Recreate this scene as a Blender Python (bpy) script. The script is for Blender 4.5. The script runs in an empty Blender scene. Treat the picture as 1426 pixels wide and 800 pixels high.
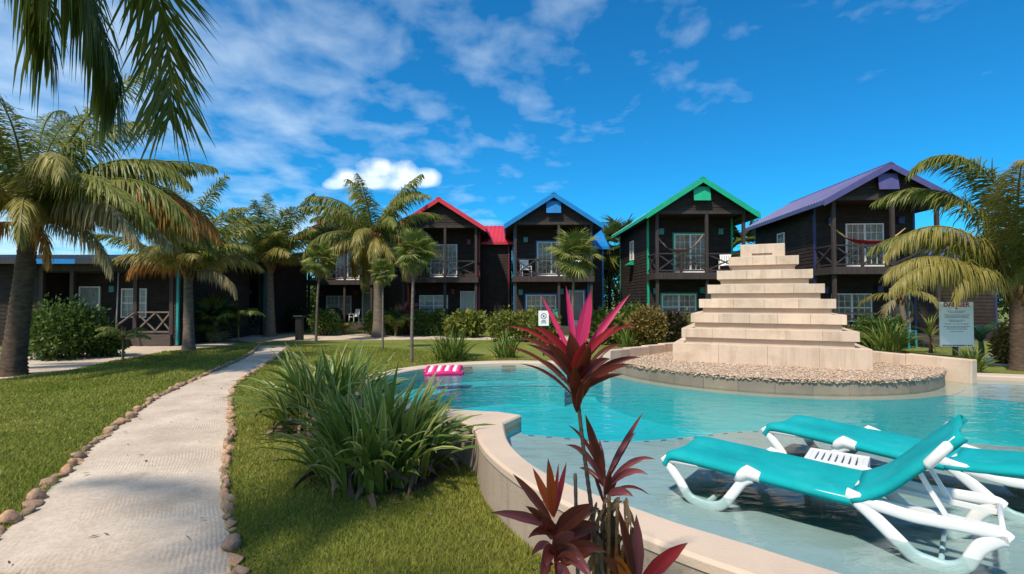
import bpy, bmesh, math, random
import numpy as np
from mathutils import Vector, Matrix
from mathutils.geometry import tessellate_polygon
random.seed(7)
RNG = np.random.default_rng(7)
R = math.radians
PI = math.pi
scene = bpy.context.scene
C = scene.collection

# ------------------------------------------------------------------ camera
FPX, HOR, CAMZ = 720.0, 418.0, 2.0
PITCH = math.atan((HOR - 400.0) / FPX)
cam_d = bpy.data.cameras.new('camera')
cam_d.sensor_width = 36.0
cam_d.lens = 36.0 * FPX / 1426.0
cam_d.clip_start = 0.05
cam_d.clip_end = 3000
cam = bpy.data.objects.new('camera', cam_d)
C.objects.link(cam)
cam.location = (0, 0, CAMZ)
cam.rotation_euler = (R(90) + PITCH, 0, 0)
scene.camera = cam

# ------------------------------------------------------------------ light
SUN_EL, SUN_AZ = R(54), math.atan2(-0.55, -0.83)       # azimuth measured from +Y towards +X
sd = bpy.data.lights.new('sun', 'SUN')
sd.energy = 3.7
sd.angle = R(3.0)
sd.color = (1.0, 0.88, 0.72)
sun = bpy.data.objects.new('sun', sd)
C.objects.link(sun)
sdir = Vector((math.sin(SUN_AZ) * math.cos(SUN_EL), math.cos(SUN_AZ) * math.cos(SUN_EL), math.sin(SUN_EL)))
sun.rotation_euler = sdir.to_track_quat('Z', 'Y').to_euler()
sun.location = sdir * 60

def N(nt, t, **kw):
    n = nt.nodes.new(t)
    for k, v in kw.items():
        if k == 'inp':
            for a, b in v.items():
                n.inputs[a].default_value = b
        else:
            setattr(n, k, v)
    return n

world = bpy.data.worlds.new('World')
scene.world = world
world.use_nodes = True
wt = world.node_tree
wt.nodes.clear()
WL = wt.links.new
wo = N(wt, 'ShaderNodeOutputWorld')
bg = N(wt, 'ShaderNodeBackground', inp={'Strength': 0.15})
sky = N(wt, 'ShaderNodeTexSky', sky_type='NISHITA', sun_disc=False, sun_elevation=SUN_EL, sun_rotation=SUN_AZ,
        altitude=0, air_density=1.0, dust_density=0.25, ozone_density=3.0)
hs = N(wt, 'ShaderNodeMixRGB', blend_type='MULTIPLY', inp={'Fac': 1.0, 'Color2': (0.07, 0.56, 0.84, 1)})
WL(sky.outputs[0], hs.inputs['Color1'])
def wm(op, a, b=None, c=None, clamp=False):
    n = N(wt, 'ShaderNodeMath', operation=op, use_clamp=clamp)
    for i, v in enumerate((a, b, c)):
        if v is None: continue
        if isinstance(v, (int, float)): n.inputs[i].default_value = v
        else: WL(v, n.inputs[i])
    return n.outputs[0]
tc = N(wt, 'ShaderNodeTexCoord')
sx = N(wt, 'ShaderNodeSeparateXYZ')
WL(tc.outputs['Generated'], sx.inputs[0])
X, Y, Z = sx.outputs
# high thin cloud on a flat layer
zz = wm('ADD', wm('MAXIMUM', Z, 0.0), 0.16)
lx, ly = wm('DIVIDE', X, zz), wm('DIVIDE', Y, zz)
cv = N(wt, 'ShaderNodeCombineXYZ')
WL(lx, cv.inputs[0]); WL(wm('MULTIPLY', ly, 0.85), cv.inputs[1])
n1 = N(wt, 'ShaderNodeTexNoise', inp={'Scale': 5.2, 'Detail': 7.0, 'Roughness': 0.52, 'Distortion': 0.2})
WL(cv.outputs[0], n1.inputs['Vector'])
n2 = N(wt, 'ShaderNodeTexNoise', inp={'Scale': 0.75, 'Detail': 3.0, 'Roughness': 0.5})
WL(cv.outputs[0], n2.inputs['Vector'])
# the cloud field thins out to the right and towards the horizon ahead
side = wm('MULTIPLY_ADD', lx, -0.22, -0.01)
low = wm('MULTIPLY_ADD', ly, -0.11, 0.185)  # unseen cloud overhead and behind the camera kept dense as neutral fill light
dens = wm('ADD', wm('ADD', wm('MULTIPLY_ADD', n1.outputs[0], 1.15, -0.63), wm('MULTIPLY_ADD', n2.outputs[0], 0.7, -0.33)), wm('ADD', side, low))
cm = wm('MULTIPLY', wm('ADD', dens, 0.07), 1.35, clamp=True)
cm = wm('MULTIPLY', cm, 0.62)
# low cumulus puffs, by direction
uu, vv = wm('DIVIDE', X, wm('MAXIMUM', Y, 0.02)), wm('DIVIDE', Z, wm('MAXIMUM', Y, 0.02))
cn = N(wt, 'ShaderNodeTexNoise', inp={'Scale': 22.0, 'Detail': 6.0, 'Roughness': 0.55})
cvv = N(wt, 'ShaderNodeCombineXYZ')
WL(uu, cvv.inputs[0]); WL(vv, cvv.inputs[1])
WL(cvv.outputs[0], cn.inputs['Vector'])
cvo = N(wt, 'ShaderNodeTexVoronoi', feature='SMOOTH_F1', inp={'Scale': 26.0, 'Smoothness': 0.6})
WL(cvv.outputs[0], cvo.inputs['Vector'])
def puff(u0, v0, a, b, amp, soft):
    du = wm('DIVIDE', wm('SUBTRACT', uu, u0), a)
    dv = wm('DIVIDE', wm('SUBTRACT', vv, v0), b)
    below = wm('LESS_THAN', dv, 0.0)
    dv = wm('MULTIPLY', dv, wm('MULTIPLY_ADD', below, 1.2, 1.0))
    r = wm('ADD', wm('MULTIPLY', du, du), wm('MULTIPLY', dv, dv))
    e = wm('SUBTRACT', 1.0, r)
    e = wm('ADD', e, wm('MULTIPLY_ADD', cn.outputs[0], amp, -0.5 * amp))
    e = wm('ADD', e, wm('MULTIPLY_ADD', cvo.outputs[0], -0.9 * amp, 0.33 * amp))
    return wm('MULTIPLY', e, soft, clamp=True)
p1 = None
for du_, dv_, ra, rb in ((0, 0, .115, .030), (-.066, .006, .048, .030), (-.02, .020, .052, .036), (.036, .016, .048, .036), (.076, .006, .042, .034), (-.096, -.004, .03, .02)):
    q_ = puff(-0.247 + du_, 0.226 + dv_, ra, rb, 1.0, 1.25)
    p1 = q_ if p1 is None else wm('MAXIMUM', p1, q_)
p2 = wm('MULTIPLY', puff(-0.055, 0.148, 0.050, 0.013, 1.1, 1.2), 0.55)
p3 = wm('MULTIPLY', puff(-0.42, 0.135, 0.07, 0.05, 1.1, 1.2), 0.6)
puffs = wm('MAXIMUM', wm('MAXIMUM', p1, p2), p3)
mx = N(wt, 'ShaderNodeMixRGB', inp={'Color2': (5.2, 6.0, 6.4, 1)})
WL(cm, mx.inputs[0]); WL(hs.outputs[0], mx.inputs[1])
# cumulus: white top, greyer base
cg = N(wt, 'ShaderNodeMixRGB', inp={'Color1': (3.4, 4.7, 5.9, 1), 'Color2': (6.2, 6.5, 6.7, 1)})
WL(wm('MULTIPLY_ADD', wm('SUBTRACT', vv, 0.20), 14.0, wm('MULTIPLY_ADD', cn.outputs[0], 1.2, -0.6), clamp=True), cg.inputs[0])
mx2 = N(wt, 'ShaderNodeMixRGB')
WL(puffs, mx2.inputs[0]); WL(mx.outputs[0], mx2.inputs[1]); WL(cg.outputs[0], mx2.inputs[2])
WL(mx2.outputs[0], bg.inputs['Color'])
WL(bg.outputs[0], wo.inputs['Surface'])

vs = scene.view_settings
vs.view_transform = 'Standard'
vs.look = 'None'
vs.exposure = 0.38
vs.gamma = 1.0
vs.use_curve_mapping = False
scene.cycles.use_denoising = True
scene.cycles.max_bounces = 8
scene.cycles.transparent_max_bounces = 12
scene.cycles.caustics_reflective = False
scene.cycles.caustics_refractive = False
scene.cycles.sample_clamp_indirect = 4.0

# ------------------------------------------------------------------ plan helpers (survey of the place from the photograph)
CT, ST = math.cos(PITCH), math.sin(PITCH)
def ray(px, py):
    xc, yc = (px - 713.0) / FPX, (400.0 - py) / FPX
    return Vector((xc, CT - yc * ST, ST + yc * CT))
def at(px, py, z=0.0):
    d = ray(px, py)
    t = (z - CAMZ) / d.z
    return Vector((d.x * t, d.y * t, z))
def atd(px, py, Y):
    d = ray(px, py)
    t = Y / d.y
    return Vector((d.x * t, Y, CAMZ + d.z * t))

# ------------------------------------------------------------------ materials
MATS = {}
def base_mat(name):
    m = bpy.data.materials.new(name)
    m.use_nodes = True
    nt = m.node_tree
    nt.nodes.clear()
    o = N(nt, 'ShaderNodeOutputMaterial')
    MATS[name] = m
    return m, nt, o
def ramp2(nt, fac, c1, c2, p1=0.3, p2=0.7):
    r = N(nt, 'ShaderNodeValToRGB')
    r.color_ramp.elements[0].position = p1
    r.color_ramp.elements[1].position = p2
    r.color_ramp.elements[0].color = (*c1, 1)
    r.color_ramp.elements[1].color = (*c2, 1)
    nt.links.new(fac, r.inputs[0])
    return r.outputs[0]
def M(name, col, rough=0.6, var=0.18, scale=3.0, bump=0.0, bscale=30.0, spec=0.35, objrand=0.0, stretch=(1, 1, 1), dirt=None, metallic=0.0, streak=None):
    m, nt, o = base_mat(name)
    L = nt.links.new
    b = N(nt, 'ShaderNodeBsdfPrincipled', inp={'Roughness': rough, 'Specular IOR Level': spec, 'Metallic': metallic})
    t = N(nt, 'ShaderNodeTexCoord')
    mp = N(nt, 'ShaderNodeMapping', inp={'Scale': stretch})
    L(t.outputs['Object'], mp.inputs[0])
    n = N(nt, 'ShaderNodeTexNoise', inp={'Scale': scale, 'Detail': 6.0, 'Roughness': 0.6})
    L(mp.outputs[0], n.inputs['Vector'])
    c1 = tuple(max(0, c * (1 - var)) for c in col)
    c2 = tuple(min(1, c * (1 + var)) for c in col)
    out = ramp2(nt, n.outputs[0], c1, c2)
    if dirt:
        n3 = N(nt, 'ShaderNodeTexNoise', inp={'Scale': dirt[1], 'Detail': 8.0, 'Roughness': 0.65})
        L(t.outputs['Object'], n3.inputs['Vector'])
        f = ramp2(nt, n3.outputs[0], (0, 0, 0), (1, 1, 1), dirt[2], dirt[2] + 0.2)
        mm = N(nt, 'ShaderNodeMixRGB', inp={'Color2': (*dirt[0], 1)})
        mu = N(nt, 'ShaderNodeMath', operation='MULTIPLY', inp={1: dirt[3]})
        L(f, mu.inputs[0]); L(mu.outputs[0], mm.inputs[0]); L(out, mm.inputs[1])
        out = mm.outputs[0]
    if streak:
        sp_ = N(nt, 'ShaderNodeMapping', inp={'Scale': (7.0, 7.0, 0.55)})
        L(t.outputs['Object'], sp_.inputs[0])
        sn = N(nt, 'ShaderNodeTexNoise', inp={'Scale': 1.0, 'Detail': 7.0, 'Roughness': 0.65})
        L(sp_.outputs[0], sn.inputs['Vector'])
        sf = ramp2(nt, sn.outputs[0], (0, 0, 0), (1, 1, 1), 0.5, 0.72)
        sm_ = N(nt, 'ShaderNodeMixRGB', inp={'Color2': (*streak[0], 1)})
        su = N(nt, 'ShaderNodeMath', operation='MULTIPLY', inp={1: streak[1]})
        L(sf, su.inputs[0]); L(su.outputs[0], sm_.inputs[0]); L(out, sm_.inputs[1])
        out = sm_.outputs[0]
    if objrand:
        oi = N(nt, 'ShaderNodeObjectInfo')
        hsn = N(nt, 'ShaderNodeHueSaturation')
        ma = N(nt, 'ShaderNodeMath', operation='MULTIPLY_ADD', inp={1: 2 * objrand, 2: 1 - objrand})
        L(oi.outputs['Random'], ma.inputs[0]); L(ma.outputs[0], hsn.inputs['Value'])
        ma2 = N(nt, 'ShaderNodeMath', operation='MULTIPLY_ADD', inp={1: objrand * 0.9, 2: 1 - objrand * 0.45})
        L(oi.outputs['Random'], ma2.inputs[0]); L(ma2.outputs[0], hsn.inputs['Saturation'])
        L(out, hsn.inputs['Color'])
        out = hsn.outputs[0]
    L(out, b.inputs['Base Color'])
    if bump:
        n2 = N(nt, 'ShaderNodeTexNoise', inp={'Scale': bscale, 'Detail': 5.0, 'Roughness': 0.6})
        L(mp.outputs[0], n2.inputs['Vector'])
        bp = N(nt, 'ShaderNodeBump', inp={'Strength': bump, 'Distance': 0.02})
        L(n2.outputs[0], bp.inputs['Height'])
        L(bp.outputs[0], b.inputs['Normal'])
    L(b.outputs[0], o.inputs[0])
    return m
def leafmat(name, c1, c2, transl=0.3, rough=0.45, tcol=None, margin=None, midrib=None, spec=0.3, tip=None):
    m, nt, o = base_mat(name)
    L = nt.links.new
    g = N(nt, 'ShaderNodeNewGeometry')
    oi = N(nt, 'ShaderNodeObjectInfo')
    ad = N(nt, 'ShaderNodeMath', operation='ADD')
    L(g.outputs['Random Per Island'], ad.inputs[0]); L(oi.outputs['Random'], ad.inputs[1])
    fr = N(nt, 'ShaderNodeMath', operation='FRACT')
    L(ad.outputs[0], fr.inputs[0])
    col = ramp2(nt, fr.outputs[0], c1, c2, 0.0, 1.0)
    if margin or midrib:
        uv = N(nt, 'ShaderNodeUVMap')
        s = N(nt, 'ShaderNodeSeparateXYZ')
        L(uv.outputs[0], s.inputs[0])
        a = N(nt, 'ShaderNodeMath', operation='MULTIPLY_ADD', inp={1: 2.0, 2: -1.0})
        L(s.outputs[0], a.inputs[0])
        ab = N(nt, 'ShaderNodeMath', operation='ABSOLUTE')
        L(a.outputs[0], ab.inputs[0])
        if margin:
            gt = N(nt, 'ShaderNodeMapRange', inp={1: margin[1] - 0.08, 2: margin[1] + 0.08})
            L(ab.outputs[0], gt.inputs[0])
            gm = N(nt, 'ShaderNodeMath', operation='MULTIPLY')
            L(gt.outputs[0], gm.inputs[0])
            gs = N(nt, 'ShaderNodeMapRange', inp={1: 0.05, 2: 0.35})
            L(oi.outputs['Random'], gs.inputs[0]); L(gs.outputs[0], gm.inputs[1])
            mm = N(nt, 'ShaderNodeMixRGB', inp={'Color2': (*margin[0], 1)})
            L(gm.outputs[0], mm.inputs[0]); L(col, mm.inputs[1])
            col = mm.outputs[0]
        if midrib:
            lt = N(nt, 'ShaderNodeMapRange', inp={1: 0.10, 2: 0.04})
            L(ab.outputs[0], lt.inputs[0])
            mm = N(nt, 'ShaderNodeMixRGB', inp={'Color2': (*midrib, 1)})
            L(lt.outputs[0], mm.inputs[0]); L(col, mm.inputs[1])
            col = mm.outputs[0]
    if tip:
        ve = N(nt, 'ShaderNodeMapping', inp={'Scale': (26.0, 1.6, 1.0)})
        L(uv.outputs[0], ve.inputs[0])
        vn = N(nt, 'ShaderNodeTexNoise', inp={'Scale': 1.0, 'Detail': 4.0, 'Roughness': 0.6})
        L(ve.outputs[0], vn.inputs['Vector'])
        vc = ramp2(nt, vn.outputs[0], (0.55, 0.55, 0.55), (1.35, 1.35, 1.35), 0.3, 0.7)
        vm_ = N(nt, 'ShaderNodeMixRGB', blend_type='MULTIPLY', inp={'Fac': 1.0})
        L(col, vm_.inputs[1]); L(vc, vm_.inputs[2])
        tn = N(nt, 'ShaderNodeMath', operation='MULTIPLY_ADD', inp={1: 0.35})
        L(vn.outputs[0], tn.inputs[0]); L(s.outputs[1], tn.inputs[2])
        tf = N(nt, 'ShaderNodeMapRange', inp={1: 1.02, 2: 1.16})
        L(tn.outputs[0], tf.inputs[0])
        tm_ = N(nt, 'ShaderNodeMixRGB', inp={'Color2': (*tip, 1)})
        L(tf.outputs[0], tm_.inputs[0]); L(vm_.outputs[0], tm_.inputs[1])
        col = tm_.outputs[0]
    b = N(nt, 'ShaderNodeBsdfPrincipled', inp={'Roughness': rough, 'Specular IOR Level': spec})
    L(col, b.inputs['Base Color'])
    tr = N(nt, 'ShaderNodeBsdfTranslucent')
    if tcol:
        tm = N(nt, 'ShaderNodeMixRGB', blend_type='MIX', inp={'Fac': 0.6, 'Color2': (*tcol, 1)})
        L(col, tm.inputs[1]); L(tm.outputs[0], tr.inputs[0])
    else:
        L(col, tr.inputs[0])
    ms = N(nt, 'ShaderNodeMixShader', inp={'Fac': transl})
    L(b.outputs[0], ms.inputs[1]); L(tr.outputs[0], ms.inputs[2]); L(ms.outputs[0], o.inputs[0])
    return m

M('wood_dark', (0.036, 0.027, 0.024), 0.75, 0.35, 1.4, 0.3, 40, 0.15, stretch=(1, 1, 6), dirt=((0.066, 0.052, 0.046), 1.3, 0.5, 0.5))
M('wood_post', (0.052, 0.039, 0.036), 0.65, 0.35, 3, 0.3, 30, 0.3, stretch=(6, 6, 0.6))
M('wood_porch', (0.085, 0.065, 0.058), 0.7, 0.3, 3, 0.3, 25, 0.3, stretch=(0.6, 6, 6))
M('wood_rail', (0.17, 0.14, 0.12), 0.7, 0.25, 3, 0.3, 30, 0.2)
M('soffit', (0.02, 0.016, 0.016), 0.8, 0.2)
for nm, c in (('red', (0.55, 0.028, 0.045)), ('blue', (0.008, 0.19, 0.50)), ('green', (0.010, 0.38, 0.20)), ('purple', (0.085, 0.078, 0.22)), ('grey', (0.36, 0.40, 0.40)), ('dark', (0.03, 0.028, 0.03)), ('teal', (0.02, 0.27, 0.27)), ('maroon', (0.16, 0.012, 0.022)), ('navy', (0.035, 0.034, 0.12))):
    M('paint_' + nm, c, 0.45, 0.14, 2.0, 0.08, 40, 0.45)
    M('roof_' + nm, c, 0.38, 0.2, 0.9, 0.05, 20, 0.5, dirt=(tuple(min(1, x * 0.6 + 0.1) for x in c), 1.6, 0.55, 0.5))
M('paint_white', (0.80, 0.78, 0.75), 0.5, 0.1, 2.5)
M('white_plastic', (0.80, 0.80, 0.79), 0.32, 0.04, 3, 0, 1, 0.5, dirt=((0.62, 0.60, 0.55), 4, 0.58, 0.4))
M('table_plastic', (0.76, 0.75, 0.72), 0.4, 0.05, 3, 0, 1, 0.5, dirt=((0.55, 0.52, 0.46), 5, 0.55, 0.5))
M('sling', (0.006, 0.33, 0.35), 0.85, 0.14, 2.2, 0.35, 11, 0.12, dirt=((0.03, 0.42, 0.43), 3.0, 0.5, 0.6))
M('sling_seam', (0.004, 0.21, 0.23), 0.85, 0.1)
M('curtain', (0.58, 0.40, 0.24), 0.9, 0.5, 5, stretch=(6, 6, 1.2))
M('curtain_pale', (0.58, 0.55, 0.5), 0.9, 0.25, 5, stretch=(8, 8, 0.6))
M('trunk_grey', (0.17, 0.135, 0.105), 0.9, 0.35, 5, 0.6, 25, 0.2, stretch=(1, 1, 2.5))
M('trunk_brown', (0.10, 0.068, 0.048), 0.9, 0.45, 5, 0.7, 25, 0.2, stretch=(1, 1, 2.5))
M('fibre', (0.23, 0.13, 0.055), 0.95, 0.4, 8, 0.7, 40, 0.1)
M('stem_green', (0.14, 0.16, 0.05), 0.6, 0.25, 4)
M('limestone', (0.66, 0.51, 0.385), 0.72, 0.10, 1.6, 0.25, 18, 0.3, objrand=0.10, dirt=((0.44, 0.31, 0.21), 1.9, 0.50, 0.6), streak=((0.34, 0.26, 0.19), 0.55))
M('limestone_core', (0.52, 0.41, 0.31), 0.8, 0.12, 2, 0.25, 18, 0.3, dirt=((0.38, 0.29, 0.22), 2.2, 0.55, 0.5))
M('stucco', (0.58, 0.45, 0.345), 0.85, 0.07, 1.1, 0.22, 45, 0.25, dirt=((0.42, 0.34, 0.27), 1.4, 0.56, 0.45))
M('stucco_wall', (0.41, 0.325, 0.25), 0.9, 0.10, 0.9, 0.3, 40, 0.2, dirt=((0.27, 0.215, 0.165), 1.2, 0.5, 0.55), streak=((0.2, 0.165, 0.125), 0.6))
M('shelf_plaster', (0.50, 0.49, 0.46), 0.7, 0.10, 1.2, 0.2, 14, 0.3, dirt=((0.33, 0.31, 0.28), 0.9, 0.52, 0.5))
M('deep_plaster', (0.022, 0.56, 0.60), 0.6, 0.10, 0.8, 0.1, 10, 0.3)
M('deep_edge', (0.012, 0.24, 0.29), 0.6, 0.10, 2)
M('deck_tile', (0.25, 0.215, 0.165), 0.6, 0.2, 2, 0.3, 15, 0.35, objrand=0.16, dirt=((0.20, 0.19, 0.16), 2.5, 0.5, 0.5))
M('marker_tile', (0.13, 0.17, 0.18), 0.4, 0.1)
M('stone_edge', (0.40, 0.25, 0.165), 0.85, 0.3, 4, 0.6, 14, 0.25, objrand=0.38, dirt=((0.44, 0.40, 0.36), 4, 0.55, 0.6))
M('rock_white', (0.62, 0.60, 0.57), 0.8, 0.12, 3, 0.5, 10)
M('mulch', (0.075, 0.05, 0.036), 0.95, 0.5, 12, 0.9, 40, 0.1)
M('soil', (0.16, 0.12, 0.09), 0.95, 0.4, 6, 0.8, 30, 0.1)
M('sign_white', (0.88, 0.89, 0.9), 0.4, 0.03)
M('sign_red', (0.45, 0.04, 0.04), 0.5, 0.05)
M('sign_ink', (0.10, 0.10, 0.12), 0.5, 0.05)
M('black_metal', (0.016, 0.016, 0.017), 0.45, 0.2)
M('grey_metal', (0.35, 0.35, 0.36), 0.4, 0.1)
M('teal_plastic', (0.02, 0.34, 0.33), 0.4, 0.08)
M('pink_vinyl', (0.70, 0.02, 0.16), 0.25, 0.05, spec=0.5)
M('white_vinyl', (0.80, 0.78, 0.80), 0.25, 0.05, spec=0.5)
M('hammock_red', (0.6, 0.03, 0.05), 0.8, 0.2, 6)
M('hammock_pale', (0.40, 0.20, 0.17), 0.8, 0.2, 6)
M('hammock_tan', (0.5, 0.3, 0.13), 0.8, 0.2, 6)
M('lamp_glass', (0.05, 0.22, 0.21), 0.3, 0.1)
# pebbles: colour per pebble
m, nt, o = base_mat('pebble')
g = N(nt, 'ShaderNodeNewGeometry')
rp = N(nt, 'ShaderNodeValToRGB')
cr = rp.color_ramp
cr.elements[0].color = (0.42, 0.29, 0.19, 1); cr.elements[1].color = (0.56, 0.48, 0.39, 1)
for p, c in ((0.25, (0.44, 0.29, 0.185, 1)), (0.5, (0.60, 0.47, 0.35, 1)), (0.75, (0.33, 0.23, 0.155, 1))):
    e = cr.elements.new(p); e.color = c
b = N(nt, 'ShaderNodeBsdfPrincipled', inp={'Roughness': 0.6})
nt.links.new(g.outputs['Random Per Island'], rp.inputs[0]); nt.links.new(rp.outputs[0], b.inputs['Base Color']); nt.links.new(b.outputs[0], o.inputs[0])

# lawn ground
m, nt, o = base_mat('lawn')
L = nt.links.new
t = N(nt, 'ShaderNodeTexCoord')
na = N(nt, 'ShaderNodeTexNoise', inp={'Scale': 0.35, 'Detail': 5.0, 'Roughness': 0.6})
nb = N(nt, 'ShaderNodeTexNoise', inp={'Scale': 9.0, 'Detail': 6.0, 'Roughness': 0.7})
L(t.outputs['Object'], na.inputs['Vector']); L(t.outputs['Object'], nb.inputs['Vector'])
ca = ramp2(nt, na.outputs[0], (0.16, 0.205, 0.038), (0.26, 0.27, 0.07), 0.35, 0.68)
cb = ramp2(nt, nb.outputs[0], (0.5, 0.5, 0.5), (1.15, 1.15, 1.15), 0.3, 0.7)
mu = N(nt, 'ShaderNodeMixRGB', blend_type='MULTIPLY', inp={'Fac': 1.0})
L(ca, mu.inputs[1]); L(cb, mu.inputs[2])
b = N(nt, 'ShaderNodeBsdfPrincipled', inp={'Roughness': 0.9, 'Specular IOR Level': 0.1})
bp = N(nt, 'ShaderNodeBump', inp={'Strength': 0.8, 'Distance': 0.03})
nc = N(nt, 'ShaderNodeTexNoise', inp={'Scale': 45.0, 'Detail': 4.0})
L(t.outputs['Object'], nc.inputs['Vector']); L(nc.outputs[0], bp.inputs['Height']); L(bp.outputs[0], b.inputs['Normal'])
L(mu.outputs[0], b.inputs['Base Color']); L(b.outputs[0], o.inputs[0])
# grass blades: same broad colour field
m, nt, o = base_mat('grass_blade')
L = nt.links.new
t = N(nt, 'ShaderNodeTexCoord')
na = N(nt, 'ShaderNodeTexNoise', inp={'Scale': 0.35, 'Detail': 5.0, 'Roughness': 0.6})
L(t.outputs['Object'], na.inputs['Vector'])
ca = ramp2(nt, na.outputs[0], (0.22, 0.28, 0.048), (0.35, 0.365, 0.095), 0.35, 0.68)
g = N(nt, 'ShaderNodeNewGeometry')
cb = ramp2(nt, g.outputs['Random Per Island'], (0.5, 0.58, 0.5), (1.5, 1.3, 1.15), 0.0, 1.0)
mu = N(nt, 'ShaderNodeMixRGB', blend_type='MULTIPLY', inp={'Fac': 1.0})
L(ca, mu.inputs[1]); L(cb, mu.inputs[2])
b = N(nt, 'ShaderNodeBsdfPrincipled', inp={'Roughness': 0.6, 'Specular IOR Level': 0.2})
tr = N(nt, 'ShaderNodeBsdfTranslucent')
ms = N(nt, 'ShaderNodeMixShader', inp={'Fac': 0.42})
L(mu.outputs[0], b.inputs['Base Color']); L(mu.outputs[0], tr.inputs[0])
L(b.outputs[0], ms.inputs[1]); L(tr.outputs[0], ms.inputs[2]); L(ms.outputs[0], o.inputs[0])
# raked sand
m, nt, o = base_mat('sand')
L = nt.links.new
t = N(nt, 'ShaderNodeTexCoord')
uv = N(nt, 'ShaderNodeUVMap')
n1 = N(nt, 'ShaderNodeTexNoise', inp={'Scale': 1.1, 'Detail': 7.0, 'Roughness': 0.6})
L(t.outputs['Object'], n1.inputs['Vector'])
c1 = ramp2(nt, n1.outputs[0], (0.46, 0.37, 0.285), (0.62, 0.52, 0.415), 0.35, 0.66)
nf = N(nt, 'ShaderNodeTexNoise', inp={'Scale': 26.0, 'Detail': 5.0, 'Roughness': 0.7})
L(t.outputs['Object'], nf.inputs['Vector'])
c2 = ramp2(nt, nf.outputs[0], (0.82, 0.82, 0.82), (1.08, 1.08, 1.08), 0.32, 0.6)
mu = N(nt, 'ShaderNodeMixRGB', blend_type='MULTIPLY', inp={'Fac': 1.0})
L(c1, mu.inputs[1]); L(c2, mu.inputs[2])
nd = N(nt, 'ShaderNodeTexNoise', inp={'Scale': 0.9, 'Detail': 3.0})
L(t.outputs['Object'], nd.inputs['Vector'])
vm = N(nt, 'ShaderNodeVectorMath', operation='MULTIPLY_ADD')
vm.inputs[1].default_value = (0.16, 0.16, 0)
L(nd.outputs['Color'], vm.inputs[0]); L(uv.outputs[0], vm.inputs[2])
wv = N(nt, 'ShaderNodeTexWave', wave_type='BANDS', bands_direction='X', inp={'Scale': 7.0, 'Distortion': 3.2, 'Detail': 3.0, 'Detail Scale': 1.6})
L(vm.outputs[0], wv.inputs['Vector'])
npz = N(nt, 'ShaderNodeTexNoise', inp={'Scale': 0.8, 'Detail': 2.0})
L(t.outputs['Object'], npz.inputs['Vector'])
mk = ramp2(nt, npz.outputs[0], (0.05, 0.05, 0.05), (1, 1, 1), 0.46, 0.66)
mk2 = N(nt, 'ShaderNodeMath', operation='MULTIPLY')
L(wv.outputs['Fac'], mk2.inputs[0]); L(mk, mk2.inputs[1])
nn = N(nt, 'ShaderNodeTexNoise', inp={'Scale': 9.0, 'Detail': 6.0, 'Roughness': 0.65})
L(t.outputs['Object'], nn.inputs['Vector'])
adx = N(nt, 'ShaderNodeMath', operation='MULTIPLY_ADD', inp={1: 1.3})
L(nn.outputs[0], adx.inputs[0]); L(mk2.outputs[0], adx.inputs[2])
bp = N(nt, 'ShaderNodeBump', inp={'Strength': 0.30, 'Distance': 0.014})
L(adx.outputs[0], bp.inputs['Height'])
b = N(nt, 'ShaderNodeBsdfPrincipled', inp={'Roughness': 0.95, 'Specular IOR Level': 0.1})
L(mu.outputs[0], b.inputs['Base Color']); L(bp.outputs[0], b.inputs['Normal']); L(b.outputs[0], o.inputs[0])
# water
m, nt, o = base_mat('water')
L = nt.links.new
t = N(nt, 'ShaderNodeTexCoord')
mp = N(nt, 'ShaderNodeMapping', inp={'Scale': (1.0, 2.2, 1.0), 'Rotation': (0, 0, 0.25)})
L(t.outputs['Object'], mp.inputs[0])
w1 = N(nt, 'ShaderNodeTexNoise', inp={'Scale': 2.6, 'Detail': 4.0, 'Roughness': 0.55, 'Distortion': 0.4})
L(mp.outputs[0], w1.inputs['Vector'])
bp = N(nt, 'ShaderNodeBump', inp={'Strength': 0.17, 'Distance': 0.12})
L(w1.outputs[0], bp.inputs['Height'])
fr = N(nt, 'ShaderNodeFresnel', inp={'IOR': 1.33})
L(bp.outputs[0], fr.inputs['Normal'])
tr = N(nt, 'ShaderNodeBsdfTransparent', inp={'Color': (0.72, 0.90, 0.94, 1)})
gl = N(nt, 'ShaderNodeBsdfGlossy', inp={'Roughness': 0.015, 'Color': (1, 1, 1, 1)})
L(bp.outputs[0], gl.inputs['Normal'])
ms = N(nt, 'ShaderNodeMixShader')
L(fr.outputs[0], ms.inputs[0]); L(tr.outputs[0], ms.inputs[1]); L(gl.outputs[0], ms.inputs[2]); L(ms.outputs[0], o.inputs[0])
# window glass
m, nt, o = base_mat('glass')
L = nt.links.new
fr = N(nt, 'ShaderNodeFresnel', inp={'IOR': 1.5})
tr = N(nt, 'ShaderNodeBsdfTransparent', inp={'Color': (0.85, 0.87, 0.87, 1)})
gl = N(nt, 'ShaderNodeBsdfGlossy', inp={'Roughness': 0.02})
ms = N(nt, 'ShaderNodeMixShader')
L(fr.outputs[0], ms.inputs[0]); L(tr.outputs[0], ms.inputs[1]); L(gl.outputs[0], ms.inputs[2]); L(ms.outputs[0], o.inputs[0])

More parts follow.
